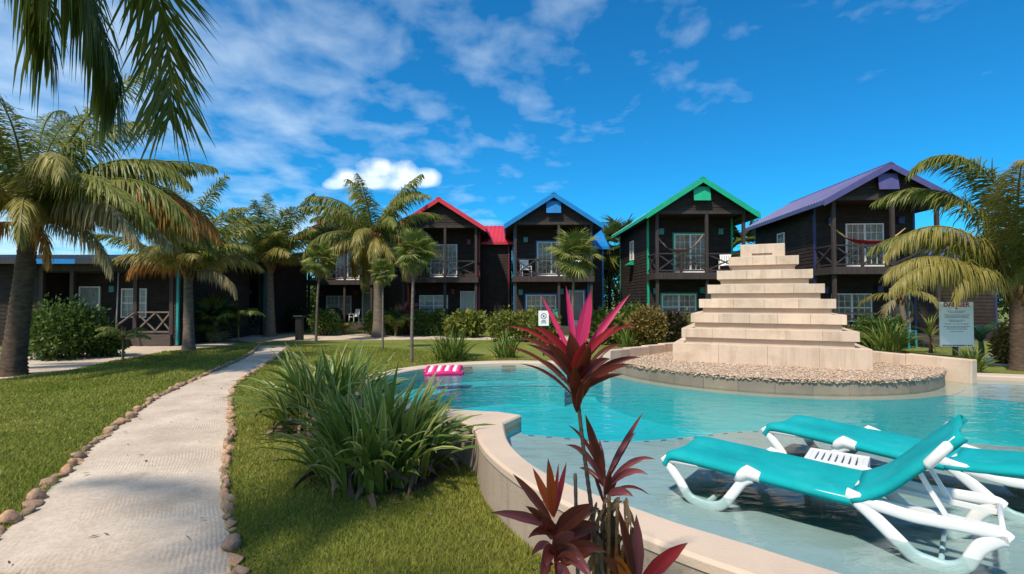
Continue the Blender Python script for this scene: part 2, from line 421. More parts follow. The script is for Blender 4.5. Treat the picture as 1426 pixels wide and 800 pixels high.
leafmat('frond_green', (0.15, 0.185, 0.030), (0.31, 0.31, 0.075), 0.45, 0.4)
leafmat('frond_dark', (0.085, 0.125, 0.020), (0.19, 0.21, 0.046), 0.45, 0.38)
leafmat('frond_yellow', (0.26, 0.24, 0.052), (0.44, 0.37, 0.12), 0.45, 0.42)
leafmat('frond_dead', (0.36, 0.15, 0.026), (0.55, 0.29, 0.075), 0.35, 0.6)
leafmat('frond_pale', (0.22, 0.19, 0.085), (0.38, 0.31, 0.17), 0.3, 0.5)
leafmat('fan_green', (0.11, 0.155, 0.026), (0.21, 0.235, 0.055), 0.3, 0.38)
leafmat('fan_lime', (0.16, 0.20, 0.03), (0.28, 0.30, 0.065), 0.35, 0.4)
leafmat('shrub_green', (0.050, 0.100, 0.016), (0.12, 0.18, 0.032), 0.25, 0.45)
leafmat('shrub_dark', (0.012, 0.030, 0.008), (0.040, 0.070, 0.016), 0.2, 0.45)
leafmat('shrub_lime', (0.13, 0.165, 0.026), (0.24, 0.255, 0.05), 0.3, 0.45)
leafmat('shrub_croton', (0.14, 0.115, 0.028), (0.30, 0.20, 0.055), 0.25, 0.4)
leafmat('shrub_bronze', (0.045, 0.030, 0.022), (0.085, 0.075, 0.030), 0.2, 0.4)
leafmat('lily_leaf', (0.125, 0.185, 0.026), (0.24, 0.30, 0.058), 0.36, 0.42, margin=((0.55, 0.54, 0.22), 0.60), spec=0.4)
leafmat('lily_plain', (0.090, 0.155, 0.022), (0.19, 0.255, 0.045), 0.28, 0.38, spec=0.4)
leafmat('lily_dead', (0.05, 0.032, 0.028), (0.24, 0.17, 0.11), 0.1, 0.7)
leafmat('banana_leaf', (0.05, 0.13, 0.035), (0.08, 0.17, 0.05), 0.3, 0.35, midrib=(0.2, 0.25, 0.1))
leafmat('ti_pink', (0.66, 0.020, 0.13), (0.78, 0.045, 0.17), 0.45, 0.4, midrib=(0.8, 0.09, 0.22), tip=(.35, .05, .06))
leafmat('ti_red', (0.26, 0.015, 0.030), (0.44, 0.035, 0.040), 0.4, 0.32, tcol=(0.6, 0.05, 0.03), midrib=(0.36, 0.02, 0.04), tip=(.16, .075, .035))
leafmat('ti_dark', (0.10, 0.024, 0.020), (0.20, 0.055, 0.038), 0.35, 0.3, tcol=(0.30, 0.05, 0.02), midrib=(0.16, 0.02, 0.03), tip=(.16, .075, .035))
leafmat('ti_mauve', (0.19, 0.060, 0.065), (0.30, 0.085, 0.085), 0.3, 0.35, midrib=(0.32, 0.03, 0.08), tip=(.16, .075, .035))
leafmat('ti_orange', (0.50, 0.085, 0.018), (0.62, 0.16, 0.02), 0.45, 0.4, midrib=(0.6, 0.05, 0.05), tip=(.16, .075, .035))
leafmat('ti_dry', (0.20, 0.115, 0.055), (0.33, 0.21, 0.11), 0.2, 0.7)

# ------------------------------------------------------------------ mesh helpers
class MB:
    def __init__(s):
        s.v, s.f, s.uv = [], [], []
    def add(s, vs, fs, uvs=None):
        k = len(s.v)
        s.v += [tuple(p) for p in vs]
        for i, f in enumerate(fs):
            s.f.append(tuple(j + k for j in f))
            s.uv.append(uvs[i] if uvs else None)
        return s
    def box(s, x0, x1, y0, y1, z0, z1):
        return s.add([(x0, y0, z0), (x1, y0, z0), (x1, y1, z0), (x0, y1, z0), (x0, y0, z1), (x1, y0, z1), (x1, y1, z1), (x0, y1, z1)],
                     [(0, 3, 2, 1), (4, 5, 6, 7), (0, 1, 5, 4), (1, 2, 6, 5), (2, 3, 7, 6), (3, 0, 4, 7)])
    def bar(s, a, b, w, h, up=(0, 0, 1)):
        a, b, up = Vector(a), Vector(b), Vector(up)
        d = (b - a).normalized()
        sdv = d.cross(up)
        if sdv.length < 1e-4: sdv = d.cross(Vector((0, 1, 0)))
        sdv.normalize()
        u = sdv.cross(d)
        vs = []
        for p in (a, b):
            for i, j in ((-1, -1), (1, -1), (1, 1), (-1, 1)):
                vs.append(p + sdv * (i * w / 2) + u * (j * h / 2))
        return s.add(vs, [(0, 1, 2, 3), (7, 6, 5, 4), (0, 4, 5, 1), (1, 5, 6, 2), (2, 6, 7, 3), (3, 7, 4, 0)])
    def tube(s, pts, rads, n=8, cap=True, ref=(0.3, 0.9, 0.1), sq=None):
        pts = [Vector(p) for p in pts]
        if not hasattr(rads, '__len__'): rads = [rads] * len(pts)
        k = len(s.v)
        vs, fs = [], []
        ref = Vector(ref)
        for i, p in enumerate(pts):
            d = (pts[min(i + 1, len(pts) - 1)] - pts[max(i - 1, 0)])
            if d.length < 1e-9: d = Vector((0, 0, 1))
            d.normalize()
            a = d.cross(ref)
            if a.length < 1e-3: a = d.cross(Vector((1, 0, 0)))
            a.normalize()
            b = d.cross(a)
            for j in range(n):
                th = 2 * PI * j / n
                ca, sa = math.cos(th), math.sin(th)
                if sq:
                    ca = math.copysign(abs(ca) ** 0.6, ca) * sq[0]; sa = math.copysign(abs(sa) ** 0.6, sa) * sq[1]
                vs.append(p + (a * ca + b * sa) * rads[i])
        for i in range(len(pts) - 1):
            for j in range(n):
                fs.append((i * n + j, i * n + (j + 1) % n, (i + 1) * n + (j + 1) % n, (i + 1) * n + j))
        if cap:
            fs.append(tuple(range(n - 1, -1, -1)))
            fs.append(tuple((len(pts) - 1) * n + j for j in range(n)))
        return s.add(vs, fs)
    def mesh(s, name, mat, smooth=False):
        me = bpy.data.meshes.new(name)
        me.from_pydata(s.v, [], s.f)
        if any(u is not None for u in s.uv):
            ul = me.uv_layers.new(name='UVMap')
            i = 0
            for u, f in zip(s.uv, s.f):
                for j in range(len(f)):
                    ul.data[i].uv = u[j] if u else (0.5, 0.5)
                    i += 1
        if mat: me.materials.append(MATS[mat])
        if smooth:
            me.polygons.foreach_set('use_smooth', [True] * len(me.polygons))
        me.update()
        return me
    def build(s, name, mat, parent=None, smooth=False, loc=None, rotz=0.0, bevel=0.0):
        o = link(name, s.mesh(name, mat, smooth), parent)
        if loc is not None: o.location = loc
        if rotz: o.rotation_euler.z = rotz
        if bevel:
            md = o.modifiers.new('bevel', 'BEVEL')
            md.width = bevel
            md.segments = 2
            md.limit_method = 'ANGLE'
            md.angle_limit = R(40)
        return o
def link(name, data, parent=None):
    o = bpy.data.objects.new(name, data)
    C.objects.link(o)
    if parent is not None: o.parent = parent
    return o
def tag(o, label=None, cat=None, group=None, kind=None):
    if label: o['label'] = label
    if cat: o['category'] = cat
    if group: o['group'] = group
    if kind: o['kind'] = kind
    return o
def thing(name, label, cat, loc=(0, 0, 0), rotz=0.0, group=None):
    o = link(name, None)
    o.empty_display_size = 0.2
    o.location = loc
    o.rotation_euler.z = rotz
    return tag(o, label, cat, group)
def np_mesh(name, V, F, mat, smooth=False):
    me = bpy.data.meshes.new(name)
    V = np.asarray(V, dtype=np.float32); F = np.asarray(F, dtype=np.int32)
    nv, nf, k = len(V), len(F), F.shape[1]
    me.vertices.add(nv); me.vertices.foreach_set('co', V.ravel())
    me.loops.add(nf * k); me.loops.foreach_set('vertex_index', F.ravel())
    me.polygons.add(nf)
    me.polygons.foreach_set('loop_start', np.arange(nf, dtype=np.int32) * k)
    me.polygons.foreach_set('loop_total', np.full(nf, k, dtype=np.int32))
    if smooth: me.polygons.foreach_set('use_smooth', np.ones(nf, dtype=bool))
    me.update(calc_edges=True)
    me.materials.append(MATS[mat])
    return me
def smooth_curve(pts, step=0.15, closed=False):
    P = [Vector((p[0], p[1])) for p in pts]
    n = len(P)
    out = []
    for i in range(n if closed else n - 1):
        if closed:
            p0, p1, p2, p3 = P[(i - 1) % n], P[i], P[(i + 1) % n], P[(i + 2) % n]
        else:
            p0, p1, p2, p3 = P[max(i - 1, 0)], P[i], P[i + 1], P[min(i + 2, n - 1)]
        k = max(1, int((p2 - p1).length / step))
        for j in range(k):
            t = j / k
            out.append(0.5 * ((2 * p1) + (p2 - p0) * t + (2 * p0 - 5 * p1 + 4 * p2 - p3) * t * t + (3 * p1 - p0 - 3 * p2 + p3) * t ** 3))
    if not closed: out.append(P[-1])
    return [(p.x, p.y) for p in out]
def poly_fill(mb, loops, z):
    pts = [[Vector((x, y, 0)) for x, y in lp] for lp in loops]
    flat = [p for lp in pts for p in lp]
    tris = tessellate_polygon(pts)
    vs = [(p.x, p.y, z) for p in flat]
    fs = []
    for a, b, c in tris:
        u, v = flat[b] - flat[a], flat[c] - flat[a]
        fs.append((a, b, c) if u.x * v.y - u.y * v.x > 0 else (a, c, b))
    mb.add(vs, fs)
def wall_strip(mb, loop, z0, z1, closed=True, flip=False):
    n = len(loop)
    k = len(mb.v)
    vs = [(x, y, z0) for x, y in loop] + [(x, y, z1) for x, y in loop]
    fs = []
    for i in range(n if closed else n - 1):
        j = (i + 1) % n
        f = (i, j, n + j, n + i)
        fs.append(f[::-1] if flip else f)
    mb.add(vs, fs)
def in_poly(px, py, poly):
    inside = np.zeros(len(px), dtype=bool)
    n = len(poly)
    j = n - 1
    for i in range(n):
        xi, yi = poly[i]; xj, yj = poly[j]
        c = ((yi > py) != (yj > py)) & (px < (xj - xi) * (py - yi) / (yj - yi + 1e-12) + xi)
        inside ^= c
        j = i
    return inside

# ------------------------------------------------------------------ pool plan
Z_COP, Z_WAT, Z_SHELF, Z_DECK, Z_DEEP = 0.52, 0.435, 0.31, 0.68, -0.30
CC, CR = Vector((0.2, 9.6)), 2.72
def arc(c, r, a0, a1, n):
    return [(c[0] + r * math.cos(R(a0 + (a1 - a0) * i / n)), c[1] + r * math.sin(R(a0 + (a1 - a0) * i / n))) for i in range(n + 1)]
near_in = smooth_curve([(-0.10, 6.27), (-0.03, 5.45), (0.18, 4.72), (0.50, 4.16), (0.87, 3.75), (1.10, 3.49), (1.40, 3.22), (1.85, 2.80), (2.5, 2.28), (3.4, 1.8), (4.7, 1.45), (6.2, 1.4),
                        (8.2, 1.9), (10.2, 3.4), (11.6, 5.6), (12.0, 7.6), (11.4, 9.2), (9.9, 9.95), (8.75, 10.3)], 0.12)
far_in = [(2.2, 12.35)] + [p for p in smooth_curve([(1.5, 12.3), (0.65, 12.25)], 0.2)]
circ_in = arc(CC, CR, 88, 262, 44)
INNER = near_in + far_in + circ_in + [(0.12, 6.70)]
near_out = smooth_curve([(-0.95, 6.74), (-0.62, 6.38), (-0.43, 6.02), (-0.33, 5.45), (-0.20, 4.98), (0.02, 4.45), (0.32, 3.92), (0.66, 3.48), (1.02, 3.08), (1.39, 2.74), (2.2, 1.98), (3.2, 1.45), (4.65, 1.08), (6.3, 1.03),
                         (8.4, 1.55), (10.5, 3.2), (12.0, 5.5), (12.42, 7.7), (11.7, 9.5), (10.05, 10.36), (8.85, 10.72)], 0.12)
far_out = [(2.25, 12.76)] + smooth_curve([(1.5, 12.70), (0.65, 12.66)], 0.2)
circ_out = arc(CC, CR + 0.40, 88, 245, 40)
OUTER = near_out + far_out + circ_out

# ------------------------------------------------------------------ ground, paths
ground_out = [(-300, -60), (300, -60), (300, 700), (-300, 700)]
mb = MB()
poly_fill(mb, [ground_out, INNER], 0.0)
lawn = mb.build('lawn', 'lawn')
tag(lawn, kind='structure')

PL = smooth_curve([at(x, y).xy for x, y in ((-60, 800), (-18, 762), (13, 735), (36, 719), (67, 683), (97, 656), (130, 622), (171, 591), (211, 561), (236, 547), (292, 521), (324, 507), (351, 493), (362, 482))], 0.1)
PR = smooth_curve([at(x, y).xy for x, y in ((326, 830), (322, 798), (322, 755), (315, 728), (310, 692), (310, 660), (315, 629), (320, 597), (318, 575), (320, 550), (330, 535), (356, 516), (384, 498), (402, 482))], 0.1)
def resample(c, n):
    P = np.array(c); d = np.r_[0, np.cumsum(np.hypot(*np.diff(P, axis=0).T))]
    t = np.linspace(0, d[-1], n)
    return np.c_[np.interp(t, d, P[:, 0]), np.interp(t, d, P[:, 1])], d[-1]
def strip_mesh(A, B, nacross, z, crown=0.02, width=2.0):
    n = len(A)
    mb = MB()
    vs, fs, uv = [], [], []
    ln = 0
    for i in range(n):
        if i: ln += np.hypot(*(A[i] - A[i - 1]))
        for j in range(nacross + 1):
            t = j / nacross
            p = A[i] * (1 - t) + B[i] * t
            vs.append((p[0], p[1], z + crown * math.sin(PI * t) + 0.010 * (random.random() - 0.5)))
            uv.append((t * width, ln))
    us = []
    for i in range(n - 1):
        for j in range(nacross):
            a = i * (nacross + 1) + j
            f = (a, a + 1, a + nacross + 2, a + nacross + 1)
            fs.append(f); us.append([uv[k] for k in f])
    mb.add(vs, fs, us)
    return mb
A, _ = resample(PL, 90); B, _ = resample(PR, 90)
path = strip_mesh(A, B, 12, 0.006).build('sand_path', 'sand', smooth=True)
tag(path, kind='structure')
# the cross path in front of the cabins
LO = smooth_curve([at(x, y).xy for x, y in ((-120, 548), (30, 524), (80, 519), (150, 505), (240, 489), (310, 482), (345, 477))] + [at(x, y).xy for x, y in ((420, 474.5), (520, 474), (600, 473), (700, 474), (800, 474.5), (900, 475))], 0.3)
UP = smooth_curve([at(x, y).xy for x, y in ((-150, 516), (30, 498), (110, 489), (160, 480), (260, 470.5), (400, 465.5), (470, 465), (560, 466), (640, 467), (720, 468), (800, 469), (900, 469))], 0.3)
A2, _ = resample(LO, 110); B2, _ = resample(UP, 110)
cp = strip_mesh(A2, B2, 6, 0.003, 0.012, 2.5).build('cross_path', 'sand', smooth=True)
tag(cp, kind='structure')
# sandy apron by the right cabin
mb = MB(); poly_fill(mb, [[tuple(at(x, y).xy) for x, y in ((1345, 508), (1500, 512), (1500, 494), (1380, 492), (1340, 498))]], 0.004)
tag(mb.build('sand_apron', 'sand'), kind='structure')

# edging stones, one object each, on the two rims of the sand path
def stone_meshes(n, seed):
    rnd = random.Random(seed)
    out = []
    for i in range(n):
        bm = bmesh.new()
        bmesh.ops.create_icosphere(bm, subdivisions=2, radius=1)
        ax = Vector((rnd.uniform(-1, 1), rnd.uniform(-1, 1), rnd.uniform(-1, 1)))
        cuts = [(Vector((rnd.gauss(0, 1), rnd.gauss(0, 1), rnd.gauss(0, 1))).normalized(), rnd.uniform(0.42, 0.82)) for _ in range(10)]
        for v in bm.verts:
            p = v.co.copy()
            for nn, dd in cuts:
                e = p.dot(nn) - dd
                if e > 0: p -= nn * e * 0.97
            p *= 1 + 0.05 * math.sin(5 * p.x + ax.x * 9) + 0.05 * math.sin(6 * p.y + ax.y * 9)
            v.co = p
        me = bpy.data.meshes.new('stone')
        bm.to_mesh(me); bm.free()
        me.materials.append(MATS['stone_edge'])
        me.polygons.foreach_set('use_smooth', [True] * len(me.polygons))
        out.append(me)
    return out
SM = stone_meshes(9, 3)
def edging(curve, off, rnd, smin, smax):
    P = np.array(curve)
    d = np.r_[0, np.cumsum(np.hypot(*np.diff(P, axis=0).T))]
    s = 0.0
    while s < d[-1]:
        ln = rnd.uniform(smin, smax)
        c = s + ln / 2
        x, y = np.interp(c, d, P[:, 0]), np.interp(c, d, P[:, 1])
        x2, y2 = np.interp(c + 0.1, d, P[:, 0]), np.interp(c + 0.1, d, P[:, 1])
        o = link('stone', rnd.choice(SM), path)
        a = math.atan2(y2 - y, x2 - x)
        w = ln * rnd.uniform(0.5, 0.8)
        h = rnd.uniform(0.03, 0.085) * (.7 + 1.4 * ln)
        o.location = (x + off * math.sin(a) + rnd.uniform(-.03, .03), y - off * math.cos(a) + rnd.uniform(-.03, .03), h * 0.45)
        o.rotation_euler = (rnd.uniform(-.25, .25), rnd.uniform(-.25, .25), a + rnd.uniform(-.35, .35))
        o.scale = (ln * 0.60, w * 0.62, h)
        s += ln * rnd.uniform(0.86, 1.04)
rnd = random.Random(11)
edging(PL, -0.03, rnd, 0.09, 0.25)
edging(PR, 0.03, rnd, 0.08, 0.22)

# ------------------------------------------------------------------ pool
pool = thing('swimming_pool', 'free-form pool with raised beige stucco rim and turquoise water', 'pool', (0.2, 9.6, 0))
def to_pool(loop): return [(x - 0.2, y - 9.6) for x, y in loop]
def inset(loop, d):
    n = len(loop); out = []
    for i in range(n):
        a, b = Vector(loop[i - 1]), Vector(loop[(i + 1) % n])
        t = (b - a)
        if t.length < 1e-9: out.append(loop[i]); continue
        t.normalize()
        out.append((loop[i][0] - t.y * d, loop[i][1] + t.x * d))
    return out
PI_, PO_ = to_pool(INNER), to_pool(OUTER)
rim = MB()
PO_i, PI_o = inset(PO_, 0.02), inset(PI_, -0.02)
poly_fill(rim, [PO_i, PI_o], Z_COP)
def bevel_ring(mb, A, za, B, zb, closed=True, flip=False):
    n = len(A)
    fs = []
    for i in range(n):
        j = (i + 1) % n
        f = (i, j, n + j, n + i)
        fs.append(f[::-1] if flip else f)
    mb.add([(x, y, za) for x, y in A] + [(x, y, zb) for x, y in B], fs)
bevel_ring(rim, PO_, Z_COP - 0.02, PO_i, Z_COP)
bevel_ring(rim, PI_, Z_COP - 0.02, PI_o, Z_COP, flip=True)
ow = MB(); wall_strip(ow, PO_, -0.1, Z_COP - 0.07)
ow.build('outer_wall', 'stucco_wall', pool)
wall_strip(rim, inset(PO_, -0.012), Z_COP - 0.07, Z_COP - 0.02)
bevel_ring(rim, inset(PO_, -0.012), Z_COP - 0.07, PO_, Z_COP - 0.07, flip=True)
bevel_ring(rim, inset(PO_, -0.012), Z_COP - 0.02, PO_, Z_COP - 0.0199)
wall_strip(rim, PI_, Z_WAT - 0.06, Z_COP - 0.02, flip=True)
rim.build('rim', 'stucco', pool)
iw = MB(); wall_strip(iw, PI_, Z_DEEP, Z_WAT - 0.06, flip=True)
iw.build('basin_wall', 'deep_plaster', pool)
fl = MB(); poly_fill(fl, [PI_], Z_DEEP)
fl.build('basin_floor', 'deep_plaster', pool)
# lounging shelf under a hand's depth of water
edge = smooth_curve([at(728, 605, Z_SHELF).xy, at(765, 608, Z_SHELF).xy, at(801, 611, Z_SHELF).xy, at(874, 615, Z_SHELF).xy, at(947, 610, Z_SHELF).xy, (3.1, 6.72), (4.2, 6.55), (5.5, 6.1), (7, 5.75), (9, 5.6), (11.62, 5.7)], 0.15)
i_end = min(range(len(near_in)), key=lambda i: (Vector(near_in[i]) - Vector((11.62, 5.7))).length)
shelf_loop = inset(to_pool(near_in[:i_end]), 0.003)[0:] + to_pool(edge[::-1]) + [(0.12 - 0.2, 6.66 - 9.6)]
sh = MB(); poly_fill(sh, [shelf_loop], Z_SHELF)
eg = to_pool(edge)
wall_strip(sh, eg, Z_DEEP, Z_SHELF, closed=False, flip=True)
sh.build('shelf', 'shelf_plaster', pool)
# dark marker tiles let into the shelf lip
E = np.array(edge); dd = np.r_[0, np.cumsum(np.hypot(*np.diff(E, axis=0).T))]
s = 0.12
mk = MB().box(-0.032, 0.032, -0.012, 0.012, -0.004, 0.006).mesh('marker_tile', 'marker_tile')
while s < 5.2:
    x, y = np.interp(s, dd, E[:, 0]), np.interp(s, dd, E[:, 1]); x2, y2 = np.interp(s + .1, dd, E[:, 0]), np.interp(s + .1, dd, E[:, 1])
    o = link('marker_tile', mk, pool); a = math.atan2(y2 - y, x2 - x)
    o.location = (x - 0.2 + math.sin(a) * 0.05, y - 9.6 - math.cos(a) * 0.05, Z_SHELF + 0.002); o.rotation_euler.z = a
    s += 0.23
# shallow beach at the right back
bl = [(7.25, 9.5), (7.6, 8.75), (8.1, 8.15), (9.4, 7.7), (11.9, 7.6), (11.4, 9.2), (9.9, 9.95), (8.75, 10.3), (7.6, 10.2)]
bl = smooth_curve(bl, 0.3, closed=True)
bc = MB(); poly_fill(bc, [to_pool(bl)], Z_WAT - 0.05); 
bc.build('beach_step', 'shelf_plaster', pool)
bw = MB(); wall_strip(bw, to_pool(inset(bl, 0.002)), Z_DEEP, Z_WAT - 0.051)
bw.build('beach_riser', 'deep_plaster', pool)
# seat bench round the circular end, with a dark nosing
ba = arc(CC, CR - 0.85, 60, 236, 36)
bo = arc(CC, CR - 0.004, 236, 60, 36)
bn = MB(); poly_fill(bn, [to_pool(ba + bo)], 0.10); wall_strip(bn, to_pool(ba), Z_DEEP, 0.10, closed=False)
bn.build('seat_bench', 'deep_plaster', pool)
ns = MB(); poly_fill(ns, [to_pool(arc(CC, CR - 0.852, 60, 236, 36) + arc(CC, CR - 0.77, 236, 60, 36))], 0.106)
ns.build('bench_nosing', 'deep_edge', pool)
# skimmer mouth tiles on the far wall
for k, a in enumerate((118, 96)):
    p = CC + Vector((math.cos(R(a)), math.sin(R(a)))) * (CR - 0.012)
    o = MB().box(-0.16, 0.16, -0.012, 0.012, 0.33, 0.455).build('skimmer', 'deck_tile', pool)
    o.location = (p.x - .2, p.y - 9.6, 0); o.rotation_euler.z = R(a + 90)
wat = MB(); poly_fill(wat, [inset(INNER, 0.001)], Z_WAT)
tag(wat.build('pool_water', 'water', smooth=True), kind='structure')

# ------------------------------------------------------------------ pebble deck with the stepped pyramid
DC, DR = (5.6, 11.95), 3.35
front = arc(DC, DR, 181, 329, 60)
back = [(8.0, 12.0), (7.4, 13.4), (6.0, 14.6), (4.3, 14.3), (2.9, 13.0)]
DECK = front + back
deck = thing('pebble_deck', 'rounded pebble platform rising from the pool, carrying the pyramid', 'platform', (5.6, 11.95, 0))
def to_deck(l): return [(x - DC[0], y - DC[1]) for x, y in l]
db = MB(); poly_fill(db, [to_deck(DECK)], Z_DECK - 0.02); wall_strip(db, to_deck(inset(DECK, 0.03)), 0.36, Z_DECK - 0.05)
db.build('core', 'limestone_core', deck)
# facing tiles round the rim
nt_ = 15
for i in range(nt_):
    a0, a1 = 181 + (329 - 181) * i / nt_, 181 + (329 - 181) * (i + 1) / nt_
    tl = MB()
    g = 0.05
    q = arc((0, 0), DR + 0.0, a0 + g, a1 - g, 5) + arc((0, 0), DR - 0.05, a1 - g, a0 + g, 5)
    wall_strip(tl, q, 0.36, Z_DECK - 0.055); poly_fill(tl, [q], Z_DECK - 0.055)
    tl.build('facing_tile', 'deck_tile', deck)
sp = MB()
q = arc((0, 0), DR + 0.30, 178, 326, 50) + arc((0, 0), DR - 0.06, 326, 178, 50)
poly_fill(sp, [q], Z_WAT - 0.035); 
sp.build('wet_step', 'stucco', deck)
sw_ = MB(); wall_strip(sw_, arc((0, 0), DR + 0.298, 178, 326, 50), Z_DEEP, Z_WAT - 0.036, closed=False)
sw_.build('footing', 'deep_plaster', deck)
# pebbles: too many to count
ico = bmesh.new(); bmesh.ops.create_icosphere(ico, subdivisions=1, radius=1)
IV = np.array([v.co[:] for v in ico.verts]); IF = np.array([[v.index for v in f.verts] for f in ico.faces]); ico.free()
def scatter_ico(P, S, rng):
    n = len(P)
    ang = rng.uniform(0, 2 * PI, n)
    V = np.repeat(IV[None], n, 0) * S[:, None, :] * (1 + 0.12 * rng.standard_normal((n, len(IV), 1)))
    x = V[..., 0] * np.cos(ang)[:, None] - V[..., 1] * np.sin(ang)[:, None]
    y = V[..., 0] * np.sin(ang)[:, None] + V[..., 1] * np.cos(ang)[:, None]
    V = np.stack([x, y, V[..., 2]], -1) + P[:, None, :]
    F = (IF[None] + (np.arange(n) * len(IV))[:, None, None]).reshape(-1, 3)
    return V.reshape(-1, 3), F
n = 22000
pp = np.c_[RNG.uniform(1.9, 9.2, n), RNG.uniform(8.4, 14.7, n)]
ok = in_poly(pp[:, 0], pp[:, 1], DECK)
pp = pp[ok]
th = np.radians(RNG.uniform(181, 329, 4200))
rimp = np.c_[DC[0] + (DR + RNG.uniform(-0.09, 0.03, 4200)) * np.cos(th), DC[1] + (DR + RNG.uniform(-0.09, 0.03, 4200)) * np.sin(th)]
pz = np.r_[np.full(len(pp), Z_DECK - 0.012) + RNG.uniform(-0.006, 0.01, len(pp)), RNG.uniform(Z_DECK - 0.06, Z_DECK + 0.005, 4200)]
pp = np.r_[pp, rimp]
pp = np.c_[pp[:, 0] - DC[0], pp[:, 1] - DC[1], pz]
ps = RNG.uniform(0.013, 0.030, (len(pp), 1)) * np.c_[RNG.uniform(.8, 1.2, len(pp)), RNG.uniform(.7, 1.1, len(pp)), RNG.uniform(.4, .65, len(pp))]
V, F = scatter_ico(pp, ps, RNG)
o = link('pebbles', np_mesh('pebbles', V, F, 'pebble', True), deck)
tag(o, kind='stuff')
# low curbs either side of the pyramid
def curb(a, b, name):
    a, b = Vector(a), Vector(b)
    n = max(2, int((b - a).length / 0.75))
    for i in range(n):
        p, q = a.lerp(b, i / n), a.lerp(b, (i + 1) / n)
        d = (q - p).normalized() * 0.004
        m_ = MB().bar((p.x + d.x - DC[0], p.y + d.y - DC[1], 0.46), (q.x - d.x - DC[0], q.y - d.y - DC[1], 0.44), 0.20, 0.86)
        m_.build('curb_stone', 'limestone', deck, bevel=0.012)
curb((2.08, 11.45), (4.35, 13.75), 'l')
curb((7.70, 11.75), (8.72, 9.78), 'r')
for x, y in ((1068, 503), (1232, 496)):
    p = at(x, y, Z_DECK)
    MB().tube([(0, 0, 0), (0, 0, 0.05)], [0.03, 0.03]).tube([(0, 0, 0.05), (0, 0, 0.09)], [0.05, 0.035]).build('water_jet', 'white_plastic', deck, loc=(p.x - DC[0], p.y - DC[1], Z_DECK))

pyr = thing('stepped_pyramid', 'pale limestone stepped pyramid fountain standing on the pebble deck', 'pyramid', (5.91, 12.21, 0), -math.atan2(0.412, 0.911))
def slab_ring(parent, half, z0, z1, depth, n, rnd, name):
    """n blocks per side, mitred into a square ring"""
    for k in range(4):
        cuts = [-1 + 2 * i / n + (rnd.uniform(-.16, .16) / n if 0 < i < n else 0) for i in range(n + 1)]
        for i in range(n):
            g = 0.0015
            x0, x1 = cuts[i] * half + (g if i else 0), cuts[i + 1] * half - (g if i < n - 1 else 0)
            yi = half - depth
            c = lambda v: max(-yi, min(yi, v))
            pr = rnd.uniform(-0.003, 0.003)
            vs = [(x0, -half + pr, z0), (x1, -half + pr, z0), (c(x1), -yi, z0), (c(x0), -yi, z0)]
            vs += [(a, b, z1 + pr) for a, b, _ in vs]
            m_ = MB().add(vs, [(0, 3, 2, 1), (4, 5, 6, 7), (0, 1, 5, 4), (1, 2, 6, 5), (2, 3, 7, 6), (3, 0, 4, 7)])
            o = m_.build(name, 'limestone', parent, bevel=0.005)
            o.rotation_euler.z = k * PI / 2
rnd = random.Random(5)
W_ = [3.64, 3.30, 2.94, 2.62, 2.28, 1.90, 1.42]
z = 0.60
zp = 1.06
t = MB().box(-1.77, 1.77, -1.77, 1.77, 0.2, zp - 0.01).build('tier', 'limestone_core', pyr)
slab_ring(t, 1.82, 0.58, zp, 0.3, 4, rnd, 'plinth_slab')
z = zp
NECK, LEDGE = 0.125, 0.195
for i, w in enumerate(W_[1:]):
    h = w / 2
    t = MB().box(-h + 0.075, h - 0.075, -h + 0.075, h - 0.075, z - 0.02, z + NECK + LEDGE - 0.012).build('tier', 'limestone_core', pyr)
    slab_ring(t, h, z + NECK, z + NECK + LEDGE, 0.3, max(2, 5 - i // 2), rnd, 'ledge_slab')
    z += NECK + LEDGE
t = MB().box(-0.46, 0.46, -0.46, 0.46, z - 0.02, z + 0.30).build('cap_block', 'limestone', pyr, bevel=0.015)
MB().box(-0.22, 0.20, -0.475, -0.455, z + 0.06, z + 0.085).build('spill_slot', 'soil', pyr)

# ------------------------------------------------------------------ cabins
def siding(mb, p0, p1, z0, z1, top=None, step=0.17, proud=0.022):
    """lapped boards from p0 to p1 (seen with p0 on the left); top(x along) clips for gables"""
    p0, p1 = Vector(p0), Vector(p1)
    d = (p1 - p0); ln = d.length; d.normalize()
    nrm = Vector((d.y, -d.x))
    n = max(1, int(round((z1 - z0) / step)))
    h = (z1 - z0) / n
    for i in range(n):
        a, b = z0 + i * h, z0 + (i + 1) * h
        xs0, xs1, xt0, xt1 = 0, ln, 0, ln
        if top:
            xs0, xs1 = top(a); xt0, xt1 = top(b)
            if xs1 - xs0 < 0.02: continue
        q = [p0 + d * xs0 + nrm * proud, p0 + d * xs1 + nrm * proud, p0 + d * xt1 + nrm * 0.003, p0 + d * xt0 + nrm * 0.003]
        zz = [a, a, b, b]
        vs = [(v.x, v.y, z_) for v, z_ in zip(q, zz)]
        bl = [p0 + d * xs0, p0 + d * xs1]
        vs += [(bl[0].x, bl[0].y, a), (bl[1].x, bl[1].y, a)]
        mb.add(vs, [(0, 1, 2, 3), (4, 5, 1, 0)])
    return mb
